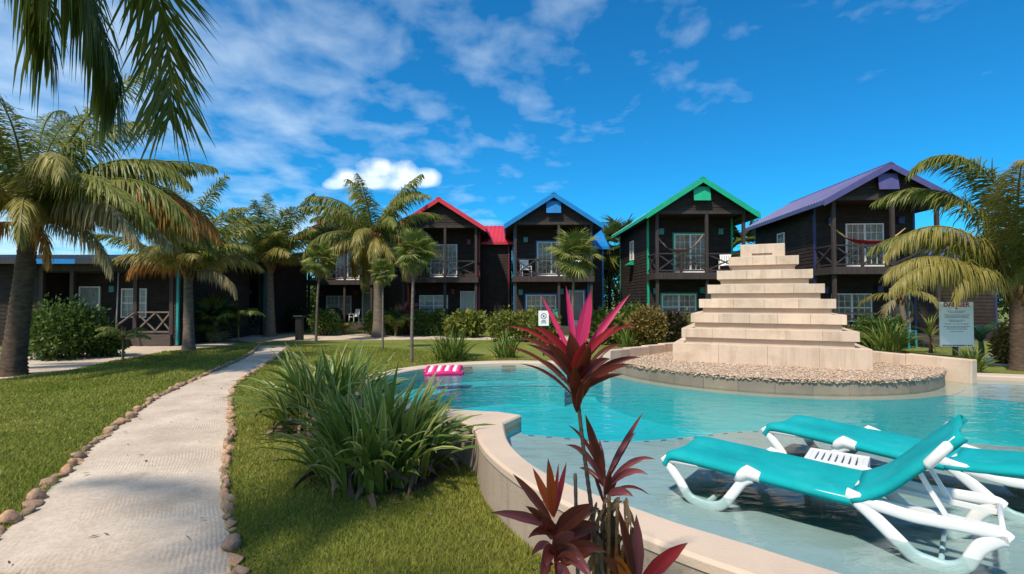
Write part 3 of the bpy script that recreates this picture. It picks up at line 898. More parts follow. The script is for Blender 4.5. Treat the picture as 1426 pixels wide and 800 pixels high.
def glazed(parent, name, loc, rotz, w, h, cols, rows, fmat, curt='curtain', sashes=2, outer=None, foot=0.0, midrail=True):
    """a window or glazed door: name = frame mesh, children glass, glazing_bars, curtain"""
    t = 0.055
    f = MB()
    f.box(0, w, -0.075, -0.002, h - t, h).box(0, w, -0.085, -0.002, 0, t).box(0, t, -0.075, -0.002, t, h - t).box(w - t, w, -0.075, -0.002, t, h - t)
    sw = (w - 2 * t) / sashes
    for i in range(1, sashes):
        x = t + sw * i
        f.box(x - 0.045, x + 0.045, -0.070, -0.004, t, h - t)
    if foot: f.box(t, w - t, -0.055, -0.006, t, t + foot)
    o = f.build(name, fmat, parent)
    o.location = loc; o.rotation_euler.z = rotz
    gz0 = t + foot
    MB().add([(t, -0.03, gz0), (w - t, -0.03, gz0), (w - t, -0.03, h - t), (t, -0.03, h - t)], [(0, 1, 2, 3)]).build('glass', 'glass', o)
    b = MB()
    for i in range(sashes):
        x0 = t + sw * i + (0.04 if i else 0)
        x1 = t + sw * (i + 1) - (0.04 if i < sashes - 1 else 0)
        for c in range(1, cols):
            x = x0 + (x1 - x0) * c / cols
            b.box(x - 0.011, x + 0.011, -0.045, -0.026, gz0, h - t)
        for r in range(1, rows):
            zc = gz0 + (h - t - gz0) * r / rows
            th = 0.03 if (midrail and r == rows // 2) else 0.011
            b.box(x0, x1, -0.046 - (0.006 if th > .02 else 0), -0.027, zc - th, zc + th)
    b.build('glazing_bars', fmat, o)
    cu = MB()
    k = max(8, int(w / 0.06))
    vs, fs = [], []
    for i in range(k + 1):
        x = t + (w - 2 * t) * i / k
        y = -0.016 + 0.009 * math.sin(i * 1.9) 
        vs += [(x, y, gz0), (x, y, h - t)]
    for i in range(k): fs.append((2 * i, 2 * i + 2, 2 * i + 3, 2 * i + 1))
    cu.add(vs, fs).build('curtain', curt, o)
    if outer:
        u = MB()
        u.box(-0.075, -0.001, -0.05, -0.001, 0, h + 0.075).box(w + 0.001, w + 0.075, -0.05, -0.001, 0, h + 0.075).box(0, w, -0.05, -0.001, h + 0.001, h + 0.075)
        u.build('casing', outer, o)
    return o
def rib_roof(mb, a, b, c, d, pitch=0.26, ht=0.03, th=0.03):
    """corrugated sheet: a-b along the eave, d-c along the ridge (a below d)"""
    a, b, c, d = map(Vector, (a, b, c, d))
    n = max(2, int((b - a).length / pitch))
    nrm = (b - a).cross(d - a).normalized()
    prof = [(0, 0), (0.60, 0), (0.68, 1), (0.90, 1), (0.98, 0)]
    us = [((i + p) / n, q) for i in range(n) for p, q in prof] + [(1, 0)]
    k = len(us)
    vs = []
    for off in (0, -th):
        for u, q in us: vs.append(a.lerp(b, u) + nrm * (q * ht + off))
        for u, q in us: vs.append(d.lerp(c, u) + nrm * (q * ht + off))
    fs = []
    for i in range(k - 1):
        fs.append((i, i + 1, k + i + 1, k + i))
        fs.append((2 * k + i, 3 * k + i, 3 * k + i + 1, 2 * k + i + 1))
        fs.append((i, 2 * k + i, 2 * k + i + 1, i + 1))
        fs.append((k + i, k + i + 1, 3 * k + i + 1, 3 * k + i))
    fs += [(0, k, 3 * k, 2 * k), (k - 1, 3 * k - 1, 4 * k - 1, 2 * k - 1)]
    return mb.add(vs, fs)
def railing(parent, a, b, z, name='railing', mat='wood_post'):
    """one bay: top rail with bottom rail and two crossed braces as its pieces"""
    a, b = Vector(a), Vector(b)
    o = MB().bar((a.x, a.y, z + 0.97), (b.x, b.y, z + 0.97), 0.09, 0.06).build(name, mat, parent)
    MB().bar((a.x, a.y, z + 0.12), (b.x, b.y, z + 0.12), 0.05, 0.07).build('bottom_rail', mat, o)
    n = Vector((b.y - a.y, -(b.x - a.x))).normalized() * 0.022
    MB().bar((a.x + n.x, a.y + n.y, z + 0.16), (b.x + n.x, b.y + n.y, z + 0.93), 0.035, 0.065).build('brace', mat, o)
    MB().bar((a.x - n.x, a.y - n.y, z + 0.93), (b.x - n.x, b.y - n.y, z + 0.16), 0.035, 0.065).build('brace', mat, o)
    return o
CW, CD, CP = 4.5, 8.5, 1.6
ZF, ZS, ZB, ZR, OV, OVF = 0.45, 3.36, 6.33, 8.08, 0.55, 0.42
SLOPE = (ZR - 6.28) / (CW / 2 + OV)
def cabin(label, loc, rotz, roofc, trim, dooru, doorl, winc, vent, wing=1.9, dz=0.0, lampc='lamp_glass', bargec=None, sidewin=True, wing_z=None, rise=0.0):
    t = thing('timber_cabin', label, 'cabin', loc, rotz, 'timber cabins around the pool garden')
    bargec = bargec or roofc
    zs, zb, zr = ZS + dz, ZB + dz, ZR + dz + rise
    SL = (zr - 6.28 - dz) / (CW / 2 + OV)
    mid = 0.57 * CW
    # floors
    MB().box(-0.06, CW + 0.06, -0.12, CP - 0.03, 0, ZF).build('porch_floor', 'wood_porch', t)
    for i in range(2):
        MB().box(3.15, 4.35, -0.45 - 0.32 * i, -0.13 - 0.32 * i, 0, ZF - 0.15 * (i + 1)).build('step', 'wood_porch', t)
    MB().box(-0.07, CW + 0.07, -0.10, CP - 0.03, zs - 0.14, zs).build('balcony_floor', 'wood_porch', t)
    MB().box(-0.09, CW + 0.09, -0.135, -0.102, zs - 0.32, zs + 0.01).build('balcony_fascia', 'wood_post', t)
    for x in (-0.10, CW + 0.065):
        MB().box(x, x + 0.035, -0.10, CP - 0.03, zs - 0.32, zs + 0.01).build('balcony_fascia', 'wood_post', t)
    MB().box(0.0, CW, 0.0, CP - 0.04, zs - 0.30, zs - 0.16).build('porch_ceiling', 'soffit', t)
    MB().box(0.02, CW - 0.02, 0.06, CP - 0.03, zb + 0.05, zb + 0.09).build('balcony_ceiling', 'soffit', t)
    # posts
    for x in (0.07, mid, CW - 0.07):
        MB().box(x - 0.07, x + 0.07, 0.0, 0.14, ZF, zs - 0.325).build('post', 'wood_post', t)
        MB().box(x - 0.07, x + 0.07, 0.0, 0.14, zs + 0.002, zb).build('post', 'wood_post', t)
    MB().box(-0.02, CW + 0.02, -0.02, 0.16, zb - 0.001, zb + 0.16).build('tie_beam', 'wood_post', t)
    hm = mid / 2
    MB().box(hm - 0.055, hm + 0.055, 0.02, 0.12, zs + 0.002, zs + 1.04).build('newel', 'wood_post', t)
    for a, b in (((0.14, 0.07), (hm - 0.055, 0.07)), ((hm + 0.055, 0.07), (mid - 0.07, 0.07)), ((mid + 0.07, 0.07), (CW - 0.14, 0.07)),
                 ((0.05, 0.16), (0.05, CP - 0.05)), ((CW - 0.05, 0.16), (CW - 0.05, CP - 0.05))):
        railing(t, a, b, zs)
    railing(t, (0.14, 0.07), (mid - 0.07, 0.07), ZF, 'porch_railing')
    # walls
    wt_ = zr - (CW / 2) * SL - 0.03
    siding(MB(), (0, CP), (CW, CP), 0.0, wt_).build('front_wall', 'wood_dark', t)
    siding(MB(), (0, CD), (0, CP), 0.0, wt_).build('side_wall', 'wood_dark', t)
    siding(MB(), (CW, CP), (CW, CD), 0.0, wt_).build('side_wall', 'wood_dark', t)
    MB().box(0, CW, CD, CD + 0.05, 0, wt_).build('back_wall', 'wood_dark', t)
    slope_top = lambda z_: ((CW / 2) - max(0, (zr - 0.06 - z_) / SL), (CW / 2) + max(0, (zr - 0.06 - z_) / SL)) if z_ > wt_ else (0.0, CW)
    siding(MB(), (0, 0), (CW, 0), zb + 0.16, zr - 0.08, slope_top).build('gable', 'wood_dark', t)
    siding(MB(), (CW, CD + 0.06), (0, CD + 0.06), wt_, zr - 0.08, slope_top).build('gable', 'wood_dark', t)
    # colour trims
    for x in (-0.035, CW - 0.065):
        MB().box(x, x + 0.10, CP - 0.04, CP + 0.05, 0.05, wt_).build('corner_trim', trim, t)
    MB().box(-0.035, 0.03, CD - 0.06, CD + 0.03, 0.05, wt_).build('corner_trim', trim, t)
    # roof
    y0, y1 = -OVF, CD + 0.35
    ex, ez = CW / 2 + OV, zr - (CW / 2 + OV) * SL
    cx = CW / 2
    rib_roof(MB(), (cx - ex, y1, ez), (cx - ex, y0, ez), (cx, y0, zr), (cx, y1, zr)).build('roof_slope', 'roof_' + roofc, t)
    rib_roof(MB(), (cx + ex, y0, ez), (cx + ex, y1, ez), (cx, y1, zr), (cx, y0, zr)).build('roof_slope', 'roof_' + roofc, t)
    MB().add([(cx - .16, y0 - .03, zr - .05), (cx, y0 - .03, zr + .055), (cx + .16, y0 - .03, zr - .05), (cx - .16, y1, zr - .05), (cx, y1, zr + .055), (cx + .16, y1, zr - .05)],
             [(0, 1, 4, 3), (1, 2, 5, 4), (0, 2, 1), (3, 4, 5)]).build('ridge_cap', 'roof_' + roofc, t)
    for sg in (-1, 1):
        up = Vector((sg * SL, 0, 1)).normalized()
        a, b = Vector((cx + sg * (ex + 0.02), y0 - 0.02, ez - 0.27)), Vector((cx, y0 - 0.02, zr - 0.27 + 0.013))
        q = [a, b, b + Vector((0, 0, 0.285)), a + Vector((0, 0, 0.285))]
        bb = MB().add([tuple(v) for v in q] + [(v.x, v.y + 0.035, v.z) for v in q], [(0, 1, 2, 3), (7, 6, 5, 4), (0, 4, 5, 1), (1, 5, 6, 2), (2, 6, 7, 3), (3, 7, 4, 0)])
        bb.build('bargeboard', 'paint_' + bargec, t)
        x = cx + sg * (ex + 0.005)
        MB().box(min(x, x + sg * 0.03), max(x, x + sg * 0.03), y0 + 0.02, y1 - 0.02, ez - 0.20, ez - 0.015).build('eave_board', 'paint_' + bargec, t)
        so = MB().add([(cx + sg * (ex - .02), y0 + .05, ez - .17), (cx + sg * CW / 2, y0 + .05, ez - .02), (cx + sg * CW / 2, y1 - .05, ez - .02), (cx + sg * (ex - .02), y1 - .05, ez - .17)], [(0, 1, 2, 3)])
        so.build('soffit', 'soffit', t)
    if vent:
        v = MB().box(-0.42, 0.42, -0.035, 0.0, -0.72, 0).build('gable_shutter', vent, t)
        v.location = (cx, -0.05, zr - 0.42); v.rotation_euler.x = -0.16
        v.location.y = -0.16
    # openings
    glazed(t, 'french_door', (1.40, CP - 0.022, zs + 0.02), 0, 1.70, 2.12, 3, 5, 'paint_white', 'curtain_pale' if dooru[0] == 'p' else 'curtain', 2, dooru[1:] or None, 0.18, False)
    glazed(t, 'window', (0.72, CP - 0.022, 0.97), 0, 1.80, 1.33, 3, 4, 'paint_white', winc, 2, doorl or None)
    d = glazed(t, 'porch_door', (3.30, CP - 0.022, ZF + 0.02), 0, 0.92, 2.08, 1, 1, 'paint_white', 'curtain_pale', 1, doorl or None, 0.25, False)
    MB().tube([(0.84, -0.10, 1.02), (0.84, -0.05, 1.02)], [0.03, 0.02], 6).build('door_knob', 'grey_metal', d)
    for x, zl in ((0.70, zs + 2.25), (3.85, zs + 2.25), (0.40, ZF + 2.0), (2.85, ZF + 2.05)):
        l_ = MB().box(x - 0.13, x + 0.13, CP - 0.21, CP - 0.025, zl - 0.15, zl + 0.15).build('wall_lamp', lampc, t, bevel=0.02)
        MB().box(x - 0.145, x + 0.145, CP - 0.225, CP - 0.02, zl + 0.152, zl + 0.175).build('lamp_cap', lampc, l_)
    if sidewin:
        w = glazed(t, 'side_window', (-0.022, 5.4, zs + 1.0), -PI / 2, 0.8, 1.15, 2, 4, 'paint_white', 'curtain_pale', 1, None)
        MB().add([(0.0, -0.02, -0.03), (0.8, -0.02, -0.03), (0.85, -0.38, -0.28), (-0.05, -0.38, -0.28), (0.0, -0.02, -0.30), (0.8, -0.02, -0.30)],
                 [(0, 1, 2, 3), (4, 3, 2, 5), (0, 3, 4), (1, 5, 2)]).build('hood', trim, w)
        MB().box(-0.05, -0.024, 2.6, 2.95, 2.1, 2.25).build('vent_slot', 'black_metal', t)
    # rear wing on the right
    if wing:
        wy0, wy1, wz = 2.9, CD - 0.4, wing_z or zb - 0.45
        wx = CW + wing
        siding(MB(), (CW, wy0), (wx, wy0), 0, wz).build('wing_wall', 'wood_dark', t)
        ym, rz = (wy0 + wy1) / 2, wz + (wy1 - wy0) / 2 * 0.5
        half = (wy1 - wy0) / 2
        gt = lambda z_: (half - max(0, (rz - .1 - z_) / 0.5), half + max(0, (rz - .1 - z_) / 0.5)) if z_ > wz - .1 else (0, 2 * half)
        siding(MB(), (wx, wy0), (wx, wy1), 0, rz - 0.1, gt).build('wing_wall', 'wood_dark', t)
        MB().box(wx - 0.06, wx + 0.04, wy0 - 0.04, wy0 + 0.06, 0.05, wz).build('corner_trim', trim, t)
        e = 0.35
        rib_roof(MB(), (CW - .6, wy0 - e, wz - e * .5 + .04), (wx + e, wy0 - e, wz - e * .5 + .04), (wx + e, ym, rz + .04), (CW - .6, ym, rz + .04)).build('roof_slope', 'roof_' + roofc, t)
        rib_roof(MB(), (wx + e, wy1 + e, wz - e * .5 + .04), (CW - .6, wy1 + e, wz - e * .5 + .04), (CW - .6, ym, rz + .04), (wx + e, ym, rz + .04)).build('roof_slope', 'roof_' + roofc, t)
        MB().box(CW + 0.03, wx + e, wy0 - e - 0.03, wy0 - e - 0.002, wz - e * .5 - 0.12, wz - e * .5 + 0.045).build('eave_board', 'paint_' + bargec, t)
        MB().box(wx + e - .03, wx + e - .002, wy0 - e + .01, ym, wz - .3, wz - .16).build('eave_board', 'soffit', t)
        so = MB().add([(CW, wy0 - e, wz - e * .5 - .02), (wx + e, wy0 - e, wz - e * .5 - .02), (wx + e, wy0 + .0, wz - .02), (CW, wy0, wz - .02)], [(3, 2, 1, 0)])
        so.build('soffit', 'soffit', t)
    return t
def front_at(px_left, Y):
    return ((px_left - 713.0) / FPX * Y, Y, 0)
cab_red = cabin('two-storey dark timber cabin with bright red roof beside the blue-roofed one', front_at(560, 31.0), -0.03, 'red', 'paint_maroon', 'p', None, 'curtain_pale', None, 1.8, lampc='paint_maroon')
cab_red2 = cabin('two-storey dark timber cabin with red roof, half hidden behind the tall coconut palm', front_at(428, 35.5), -0.03, 'red', 'paint_maroon', 'p', None, 'curtain_pale', None, 1.8, lampc='paint_maroon')
cab_blue = cabin('two-storey dark timber cabin with blue gable roof and white balcony chairs', front_at(716, 29.6), 0.0, 'blue', 'paint_blue', 'cpaint_blue', 'paint_blue', 'curtain', 'paint_blue', 1.1, wing_z=5.45)
cab_green = cabin('two-storey dark timber cabin with green gable roof behind the pyramid', front_at(914, 25.9), 0.0, 'green', 'paint_green', 'cpaint_green', 'paint_green', 'curtain', 'paint_green', 0)
pc = front_at(1161, 22.9)
cab_purple = cabin('two-storey dark timber cabin with purple roof on the right', pc, -0.07, 'purple', 'paint_navy', 'c', None, 'curtain', 'paint_purple', 4.6, 0.10, lampc='paint_navy', wing_z=4.3, rise=-0.22)
cabin('far red-roofed timber cabin glimpsed through the right palm fronds', front_at(1272, 46), 0.1, 'red', 'paint_maroon', 'c', None, 'curtain', None, 0)
def house_pt(h, x, y, z):
    c, s = math.cos(h.rotation_euler.z), math.sin(h.rotation_euler.z)
    return Vector((h.location.x + x * c - y * s, h.location.y + x * s + y * c, z))

# low porch cabins on the left
def low_cabin(label, X0, Y0, W, roofc, trim, recess, door, win, rotz=0.0, zt=4.15, steps=(0.4, 0.62), posts=()):
    t = thing('porch_cabin', label, 'cabin', (X0, Y0, 0), rotz, 'low porch cabins along the left')
    D = 6.0
    r0, r1 = recess
    P = 1.5
    siding(MB(), (0, 0), (r0, 0), 0.0, zt).build('front_wall', 'wood_dark', t)
    siding(MB(), (r1, 0), (W, 0), 0.0, zt).build('corner_panel', 'wood_dark', t)
    siding(MB(), (r0, P), (r1, P), 0.0, zt).build('porch_wall', 'wood_dark', t)
    siding(MB(), (r0, 0), (r0, P), 0.0, zt).build('porch_wall', 'wood_dark', t)
    siding(MB(), (r1, P), (r1, 0), 0.0, zt).build('porch_wall', 'wood_dark', t)
    siding(MB(), (0, D), (0, 0), 0.0, zt).build('side_wall', 'wood_dark', t)
    siding(MB(), (W, 0), (W, D), 0.0, zt).build('side_wall', 'wood_dark', t)
    MB().box(0, W, D, D + .05, 0, zt).build('back_wall', 'wood_dark', t)
    MB().box(r0 + .03, r1 - .03, -0.15, P - 0.03, 0, 0.5).build('porch_floor', 'wood_porch', t)
    MB().box(r0 + .01, r1 - .01, 0.03, P - 0.03, zt - .5, zt - .44).build('porch_ceiling', 'soffit', t)
    MB().box(r0 - .02, r1 + .02, -.04, .10, zt - .44, zt).build('porch_beam', 'wood_post', t)
    sx = r0 + (r1 - r0) * steps[1]
    for i in range(2):
        MB().box(sx, sx + 1.6, -0.5 - .34 * i, -0.16 - .34 * i, 0, 0.34 - .16 * i).build('step', 'wood_porch', t)
    for x in (r0 + .08, r1 - .08) + tuple(posts):
        MB().box(x - .08, x + .08, -.05, .10, .5, zt - .44).build('post', 'wood_post', t)
    railing(t, (r0 + .16, 0.03), (sx - 0.1, 0.03), 0.5, 'railing', 'wood_rail')
    railing(t, (sx + 1.75, 0.03), ((sx + 1.75 + r1) / 2, 0.03), 0.5, 'railing', 'wood_rail')
    railing(t, ((sx + 1.75 + r1) / 2 + .02, 0.03), (r1 - .16, 0.03), 0.5, 'railing', 'wood_rail')
    MB().bar((sx - .06, -.05, 1.42), (sx - .06, -1.0, .95), .06, .06).build('hand_rail', 'wood_rail', t)
    MB().bar((sx + 1.7, -.05, 1.42), (sx + 1.7, -1.0, .95), .06, .06).build('hand_rail', 'wood_rail', t)
    glazed(t, 'porch_door', (door, P - .022, .52), 0, 0.98, 2.1, 1, 1, 'paint_white', 'curtain_pale', 1, None, .2, False)
    glazed(t, 'window', (win, P - .022, 1.18), 0, 1.18, 1.35, 2, 4, 'paint_white', 'curtain_pale', 2, None)
    e = 1.0
    rib_roof(MB(), (-e, -e, zt - .02), (W + e, -e, zt - .02), (W + e, D / 2, zt + .5), (-e, D / 2, zt + .5)).build('roof_slope', 'roof_' + roofc, t)
    rib_roof(MB(), (W + e, D + e, zt - .02), (-e, D + e, zt - .02), (-e, D / 2, zt + .5), (W + e, D / 2, zt + .5)).build('roof_slope', 'roof_' + roofc, t)
    for xa, xb, cc in ((-e, 4.4, roofc), (4.402, 6.1, 'blue' if roofc == 'dark' else roofc), (6.102, W + e, roofc)):
        if xb > xa: MB().box(xa, xb, -e - .03, -e - .002, zt - .2, zt).build('eave_board', 'paint_' + cc, t)
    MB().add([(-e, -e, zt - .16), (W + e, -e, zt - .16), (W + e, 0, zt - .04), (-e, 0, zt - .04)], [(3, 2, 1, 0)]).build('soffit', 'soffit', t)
    for x in (-.03, W - .07):
        MB().box(x, x + .10, -.035, .06, .05, zt - .06).build('corner_trim', trim, t)
    l_ = MB().box(door + 1.45, door + 1.68, P - .2, P - .025, 2.35, 2.65).build('wall_lamp', 'lamp_glass', t, bevel=.02)
    return t
lc1 = low_cabin('low dark porch cabin with a blue eave board behind the left palm', -24.2, 22.4, 9.75, 'dark', 'paint_teal', (3.75, 9.55), 4.25, 6.2, 0.0, 3.7, (0.4, 0.42), (5.15, 7.9))
lc2 = low_cabin('low dark porch cabin with green eaves, farther along the left', -20.5, 29.5, 6.4, 'green', 'paint_teal', (0.9, 6.2), 3.3, 1.6, 0.0, 4.3, (0.4, 0.5), (4.8,))

# ------------------------------------------------------------------ plant builders
def frond_mesh(az, e0, bend, L, nl, leaflen, droop, width, mat, rnd, curl=0.0, pw=1.5, vee=0.35, start=0.14, tipl=0.0):
    """one pinnate palm leaf, rooted at the origin"""
    mb = MB()
    n = 18
    p = Vector((0, 0, 0)); pts = [p.copy()]; tans = []
    H = Vector((math.cos(az), math.sin(az), 0)); S = Vector((-math.sin(az), math.cos(az), 0))
    for i in range(n):
        t = (i + .5) / n
        e = e0 - bend * t ** pw
        c = curl * t * t
        d = (H * math.cos(c) + S * math.sin(c)) * math.cos(e) + Vector((0, 0, math.sin(e)))
        tans.append(d)
        p = p + d * (L / n); pts.append(p.copy())
    tans.append(tans[-1])
    mb.tube(pts, [0.045 * L / 4.5 * (1 - 0.9 * i / n) + 0.004 for i in range(n + 1)], 4, ref=(0.1, 0.2, 0.97))
    for k in range(nl):
        t = start + (1 - start) * (k + rnd.random() * .6) / nl
        f = min(t, 0.999) * n; i = int(f); u = f - i
        bp = pts[i].lerp(pts[i + 1], u); T = tans[i].lerp(tans[min(i + 1, n)], u).normalized()
        sd = S - T * S.dot(T); sd.normalize()
        U = sd.cross(T)
        if U.z < 0 and abs(T.z) < 0.9: U = -U
        prof = max((math.sin(PI * (0.14 + 0.80 * t))) ** 0.7, tipl if t < .97 else 0)
        for s in (-1, 1):
            ln = leaflen * prof * rnd.uniform(.66, 1.15)
            a = R(28 + 34 * t + rnd.uniform(-15, 15))
            d = (sd * s * math.cos(a) + T * math.sin(a) + U * (vee + rnd.uniform(-.3, .22))).normalized()
            w = width * rnd.uniform(.8, 1.2)
            q = bp.copy(); vs = []; g = droop * rnd.uniform(.6, 1.4)
            for j, (st, ww) in enumerate(((0, .55), (.34, 1.0), (.36, .75), (.30, 0))):
                if st:
                    d = (d + Vector((0, 0, -g * st * (1 + j * .5)))).normalized()
                    q = q + d * (ln * st)
                wd = T - d * T.dot(d)
                wd = wd.normalized() * w * ww / 2 if wd.length > 1e-3 else Vector((0, 0, 0))
                if ww: vs += [q - wd, q + wd]
                else: vs.append(q)
            mb.add(vs, [(0, 1, 3, 2), (2, 3, 5, 4), (4, 5, 6)])
    return mb.mesh('frond', mat)
def trunk_mesh(base_r, top_r, pts, rnd, mat, rings=0.11, bulge=1.5):
    P = smooth3(pts, 40)
    tot = sum((Vector(P[i + 1]) - Vector(P[i])).length for i in range(len(P) - 1))
    nr = max(12, int(tot / rings) * 2)
    P = smooth3(pts, nr)
    rads = []
    for i in range(len(P)):
        t = i / (len(P) - 1)
        r = base_r + (top_r - base_r) * min(1, t * 1.15)
        r *= 1 + (bulge - 1) * math.exp(-t * 11)
        r *= (1.05 if i % 2 else 0.955) * rnd.uniform(.975, 1.025)
        rads.append(r)
    return MB().tube(P, rads, 12).mesh('trunk', mat, True)
def smooth3(pts, n):
    P = [Vector(p) for p in pts]
    out = []
    m = len(P) - 1
    for i in range(n + 1):
        f = min(i / n * m, m - 1e-6); k = int(f); t = f - k
        p0, p1, p2, p3 = P[max(k - 1, 0)], P[k], P[k + 1], P[min(k + 2, m)]
        out.append(0.5 * ((2 * p1) + (p2 - p0) * t + (2 * p0 - 5 * p1 + 4 * p2 - p3) * t * t + (3 * p1 - p0 - 3 * p2 + p3) * t ** 3))
    return out
def palm(label, base, top, fronds, rb, rt, trunkmat='trunk_grey', seed=1, name='coconut_palm', group='coconut palms', bow=(0, 0)):
    rnd = random.Random(seed)
    t = thing(name, label, 'palm tree', base, 0, group)
    base, top = Vector(base), Vector(top)
    tp = top - base
    mid = tp * .5 + Vector((bow[0], bow[1], 0))
    link('trunk', trunk_mesh(rb, rt, [(0, 0, -.05), tuple(mid), tuple(tp)], rnd, trunkmat), t)
    cs = MB()
    for k in range(14):
        a = k * 2.4; r = rt * 1.3
        e = Vector((math.cos(a) * r * 1.5, math.sin(a) * r * 1.5, 0.1 + .05 * (k % 5)))
        cs.tube([tp + Vector((math.cos(a) * r * .5, math.sin(a) * r * .5, -.45 + .04 * k)), tp + e], [rt * .45, rt * .2], 5)
    cs.build('crown_sheath', 'fibre', t, True)
    for (az, e0, bend, L, ll, droop, mat, nl, kw) in fronds:
        me = frond_mesh(R(az), R(e0), R(bend), L, int(nl * 2.7), ll * 1.15, droop, kw.get('w', 0.045) * .74, mat, rnd, R(kw.get('curl', 0)), kw.get('pw', 1.5), kw.get('vee', .3), .14, kw.get('tipl', 0))
        o = link('frond', me, t)
        o.location = tp + Vector((math.cos(R(az)) * rt * .6, math.sin(R(az)) * rt * .6, rnd.uniform(-.1, .12)))
    return t
def rand_fronds(n, L, rnd, mats, ll=.62, nl=44, lo=-5, hi=80, w=.05, bendk=(75, 120), droop=(.7, 1.5)):
    out = []
    for i in range(n):
        az = i * 137.5 + rnd.uniform(-15, 15)
        u = (i + .5) / n
        e0 = hi + (lo - hi) * u ** .85
        out.append((az, e0 + rnd.uniform(-8, 8), rnd.uniform(*bendk) * (.62 + .38 * min(1, u * 1.6)), L * rnd.uniform(.9, 1.1) * (1.28 - .38 * u), ll * rnd.uniform(.9, 1.1), rnd.uniform(*droop), mats[min(len(mats) - 1, int(u * len(mats)))], nl, dict(w=w, curl=rnd.uniform(-25, 25), pw=rnd.uniform(1.2, 1.8))))
    return out
def fan_leaf(R_, nseg, spread, droop, rnd, mat, petiole):
    mb = MB()
    mb.tube([(0, 0, 0), (petiole * .5, 0, .02), (petiole, 0, 0)], [.012, .010, .008], 4, ref=(0, .2, .97))
    for i in range(nseg):
        a = -spread / 2 + spread * (i + .5) / nseg
        ln = R_ * (0.78 + .22 * math.cos(a * .55)) * rnd.uniform(.92, 1.06)
        d = Vector((math.cos(a), math.sin(a), 0)); s = Vector((-math.sin(a), math.cos(a), 0))
        w = 2 * R_ * .5 * math.tan(spread / nseg / 2) * 1.0
        o = Vector((petiole, 0, 0))
        z1, z2 = -.05 * droop * R_, -.42 * droop * R_ * rnd.uniform(.5, 1.4)
        vs = [o, o + d * ln * .5 - s * w * .5 + Vector((0, 0, z1)), o + d * ln * .5 + s * w * .5 + Vector((0, 0, z1)), o + d * ln * .52 + Vector((0, 0, z1 + w * .35)),
              o + d * ln * (1 - .05 * droop) + Vector((0, 0, z2))]
        mb.add(vs, [(0, 1, 3), (0, 3, 2), (1, 4, 3), (3, 4, 2)])
    return mb.mesh('fan_leaf', mat)
def fan_palm(label, base, ztop, Rl, nleaf, seed, tr=.06, skirt=3, mats=('fan_lime', 'fan_green'), trunkmat='trunk_grey', lean=(0, 0), name='thatch_palm', group='slender fan palms', lo=-55):
    rnd = random.Random(seed)
    t = thing(name, label, 'palm tree', base, 0, group)
    tp = Vector((lean[0], lean[1], ztop))
    link('trunk', trunk_mesh(tr, tr * .8, [(0, 0, -.05), (lean[0] * .3, lean[1] * .3, ztop * .5), tuple(tp)], rnd, trunkmat, .09, 1.3), t)
    var = [fan_leaf(Rl, 22, R(250), rnd.uniform(.25, .9), rnd, m_, Rl * .75) for m_ in mats for _ in range(2)]
    dead = fan_leaf(Rl, 18, R(200), 1.3, rnd, 'frond_pale', Rl * .6)
    for i in range(nleaf + skirt):
        az = i * 137.5 + rnd.uniform(-12, 12)
        u = (i + .5) / nleaf
        if i < nleaf:
            el = 82 + (lo - 82) * u ** .8
            o = link('fan_leaf', var[i % len(var)], t)
        else:
            el = -62 - rnd.uniform(0, 15)
            o = link('fan_leaf', dead, t)
        o.location = tp + Vector((0, 0, .06 - .16 * min(u, 1)))
        s = rnd.uniform(.85, 1.1)
        o.scale = (s, s, s)
        o.rotation_euler = (rnd.uniform(-.4, .4), -R(el), R(az))
    return t
def leaf_cloud(n, ells, size, rng, mat, name='foliage', flat=.0, shell=.55):
    """n leaf blades spread through several ellipsoids (cx,cy,cz,rx,ry,rz)"""
    V, F = [], []
    vols = np.array([e[3] * e[4] * e[5] for e in ells]) ** .67
    cnt = (n * vols / vols.sum()).astype(int)
    for e, k in zip(ells, cnt):
        d = rng.standard_normal((k, 3)); d /= np.linalg.norm(d, axis=1)[:, None]
        r = shell + (1 - shell) * rng.random(k) ** .6
        r *= 1 + .16 * np.sin(d[:, 0] * 5 + e[0] * 7) * np.sin(d[:, 1] * 5 + e[1] * 5) + .10 * rng.standard_normal(k)
        P = d * r[:, None] * np.array(e[3:6]) + np.array(e[0:3])
        a = d + .9 * rng.standard_normal((k, 3)); a[:, 2] += .25; a /= np.linalg.norm(a, axis=1)[:, None]
        b = rng.standard_normal((k, 3)); b -= a * (a * b).sum(1)[:, None]; b /= np.linalg.norm(b, axis=1)[:, None]
        s = size * rng.uniform(.6, 1.3, k)[:, None]
        q = np.stack([P, P + a * s * .5 + b * s * .26, P + a * s, P + a * s * .5 - b * s * .26], 1)
        base = sum(len(v) for v in V)
        V.append(q.reshape(-1, 3)); F.append(np.arange(k * 4).reshape(-1, 4) + base)
    V = np.concatenate(V); F = np.concatenate(F)
    V[:, 2] = np.maximum(V[:, 2], 0.01)
    return np_mesh(name, V, F, mat)
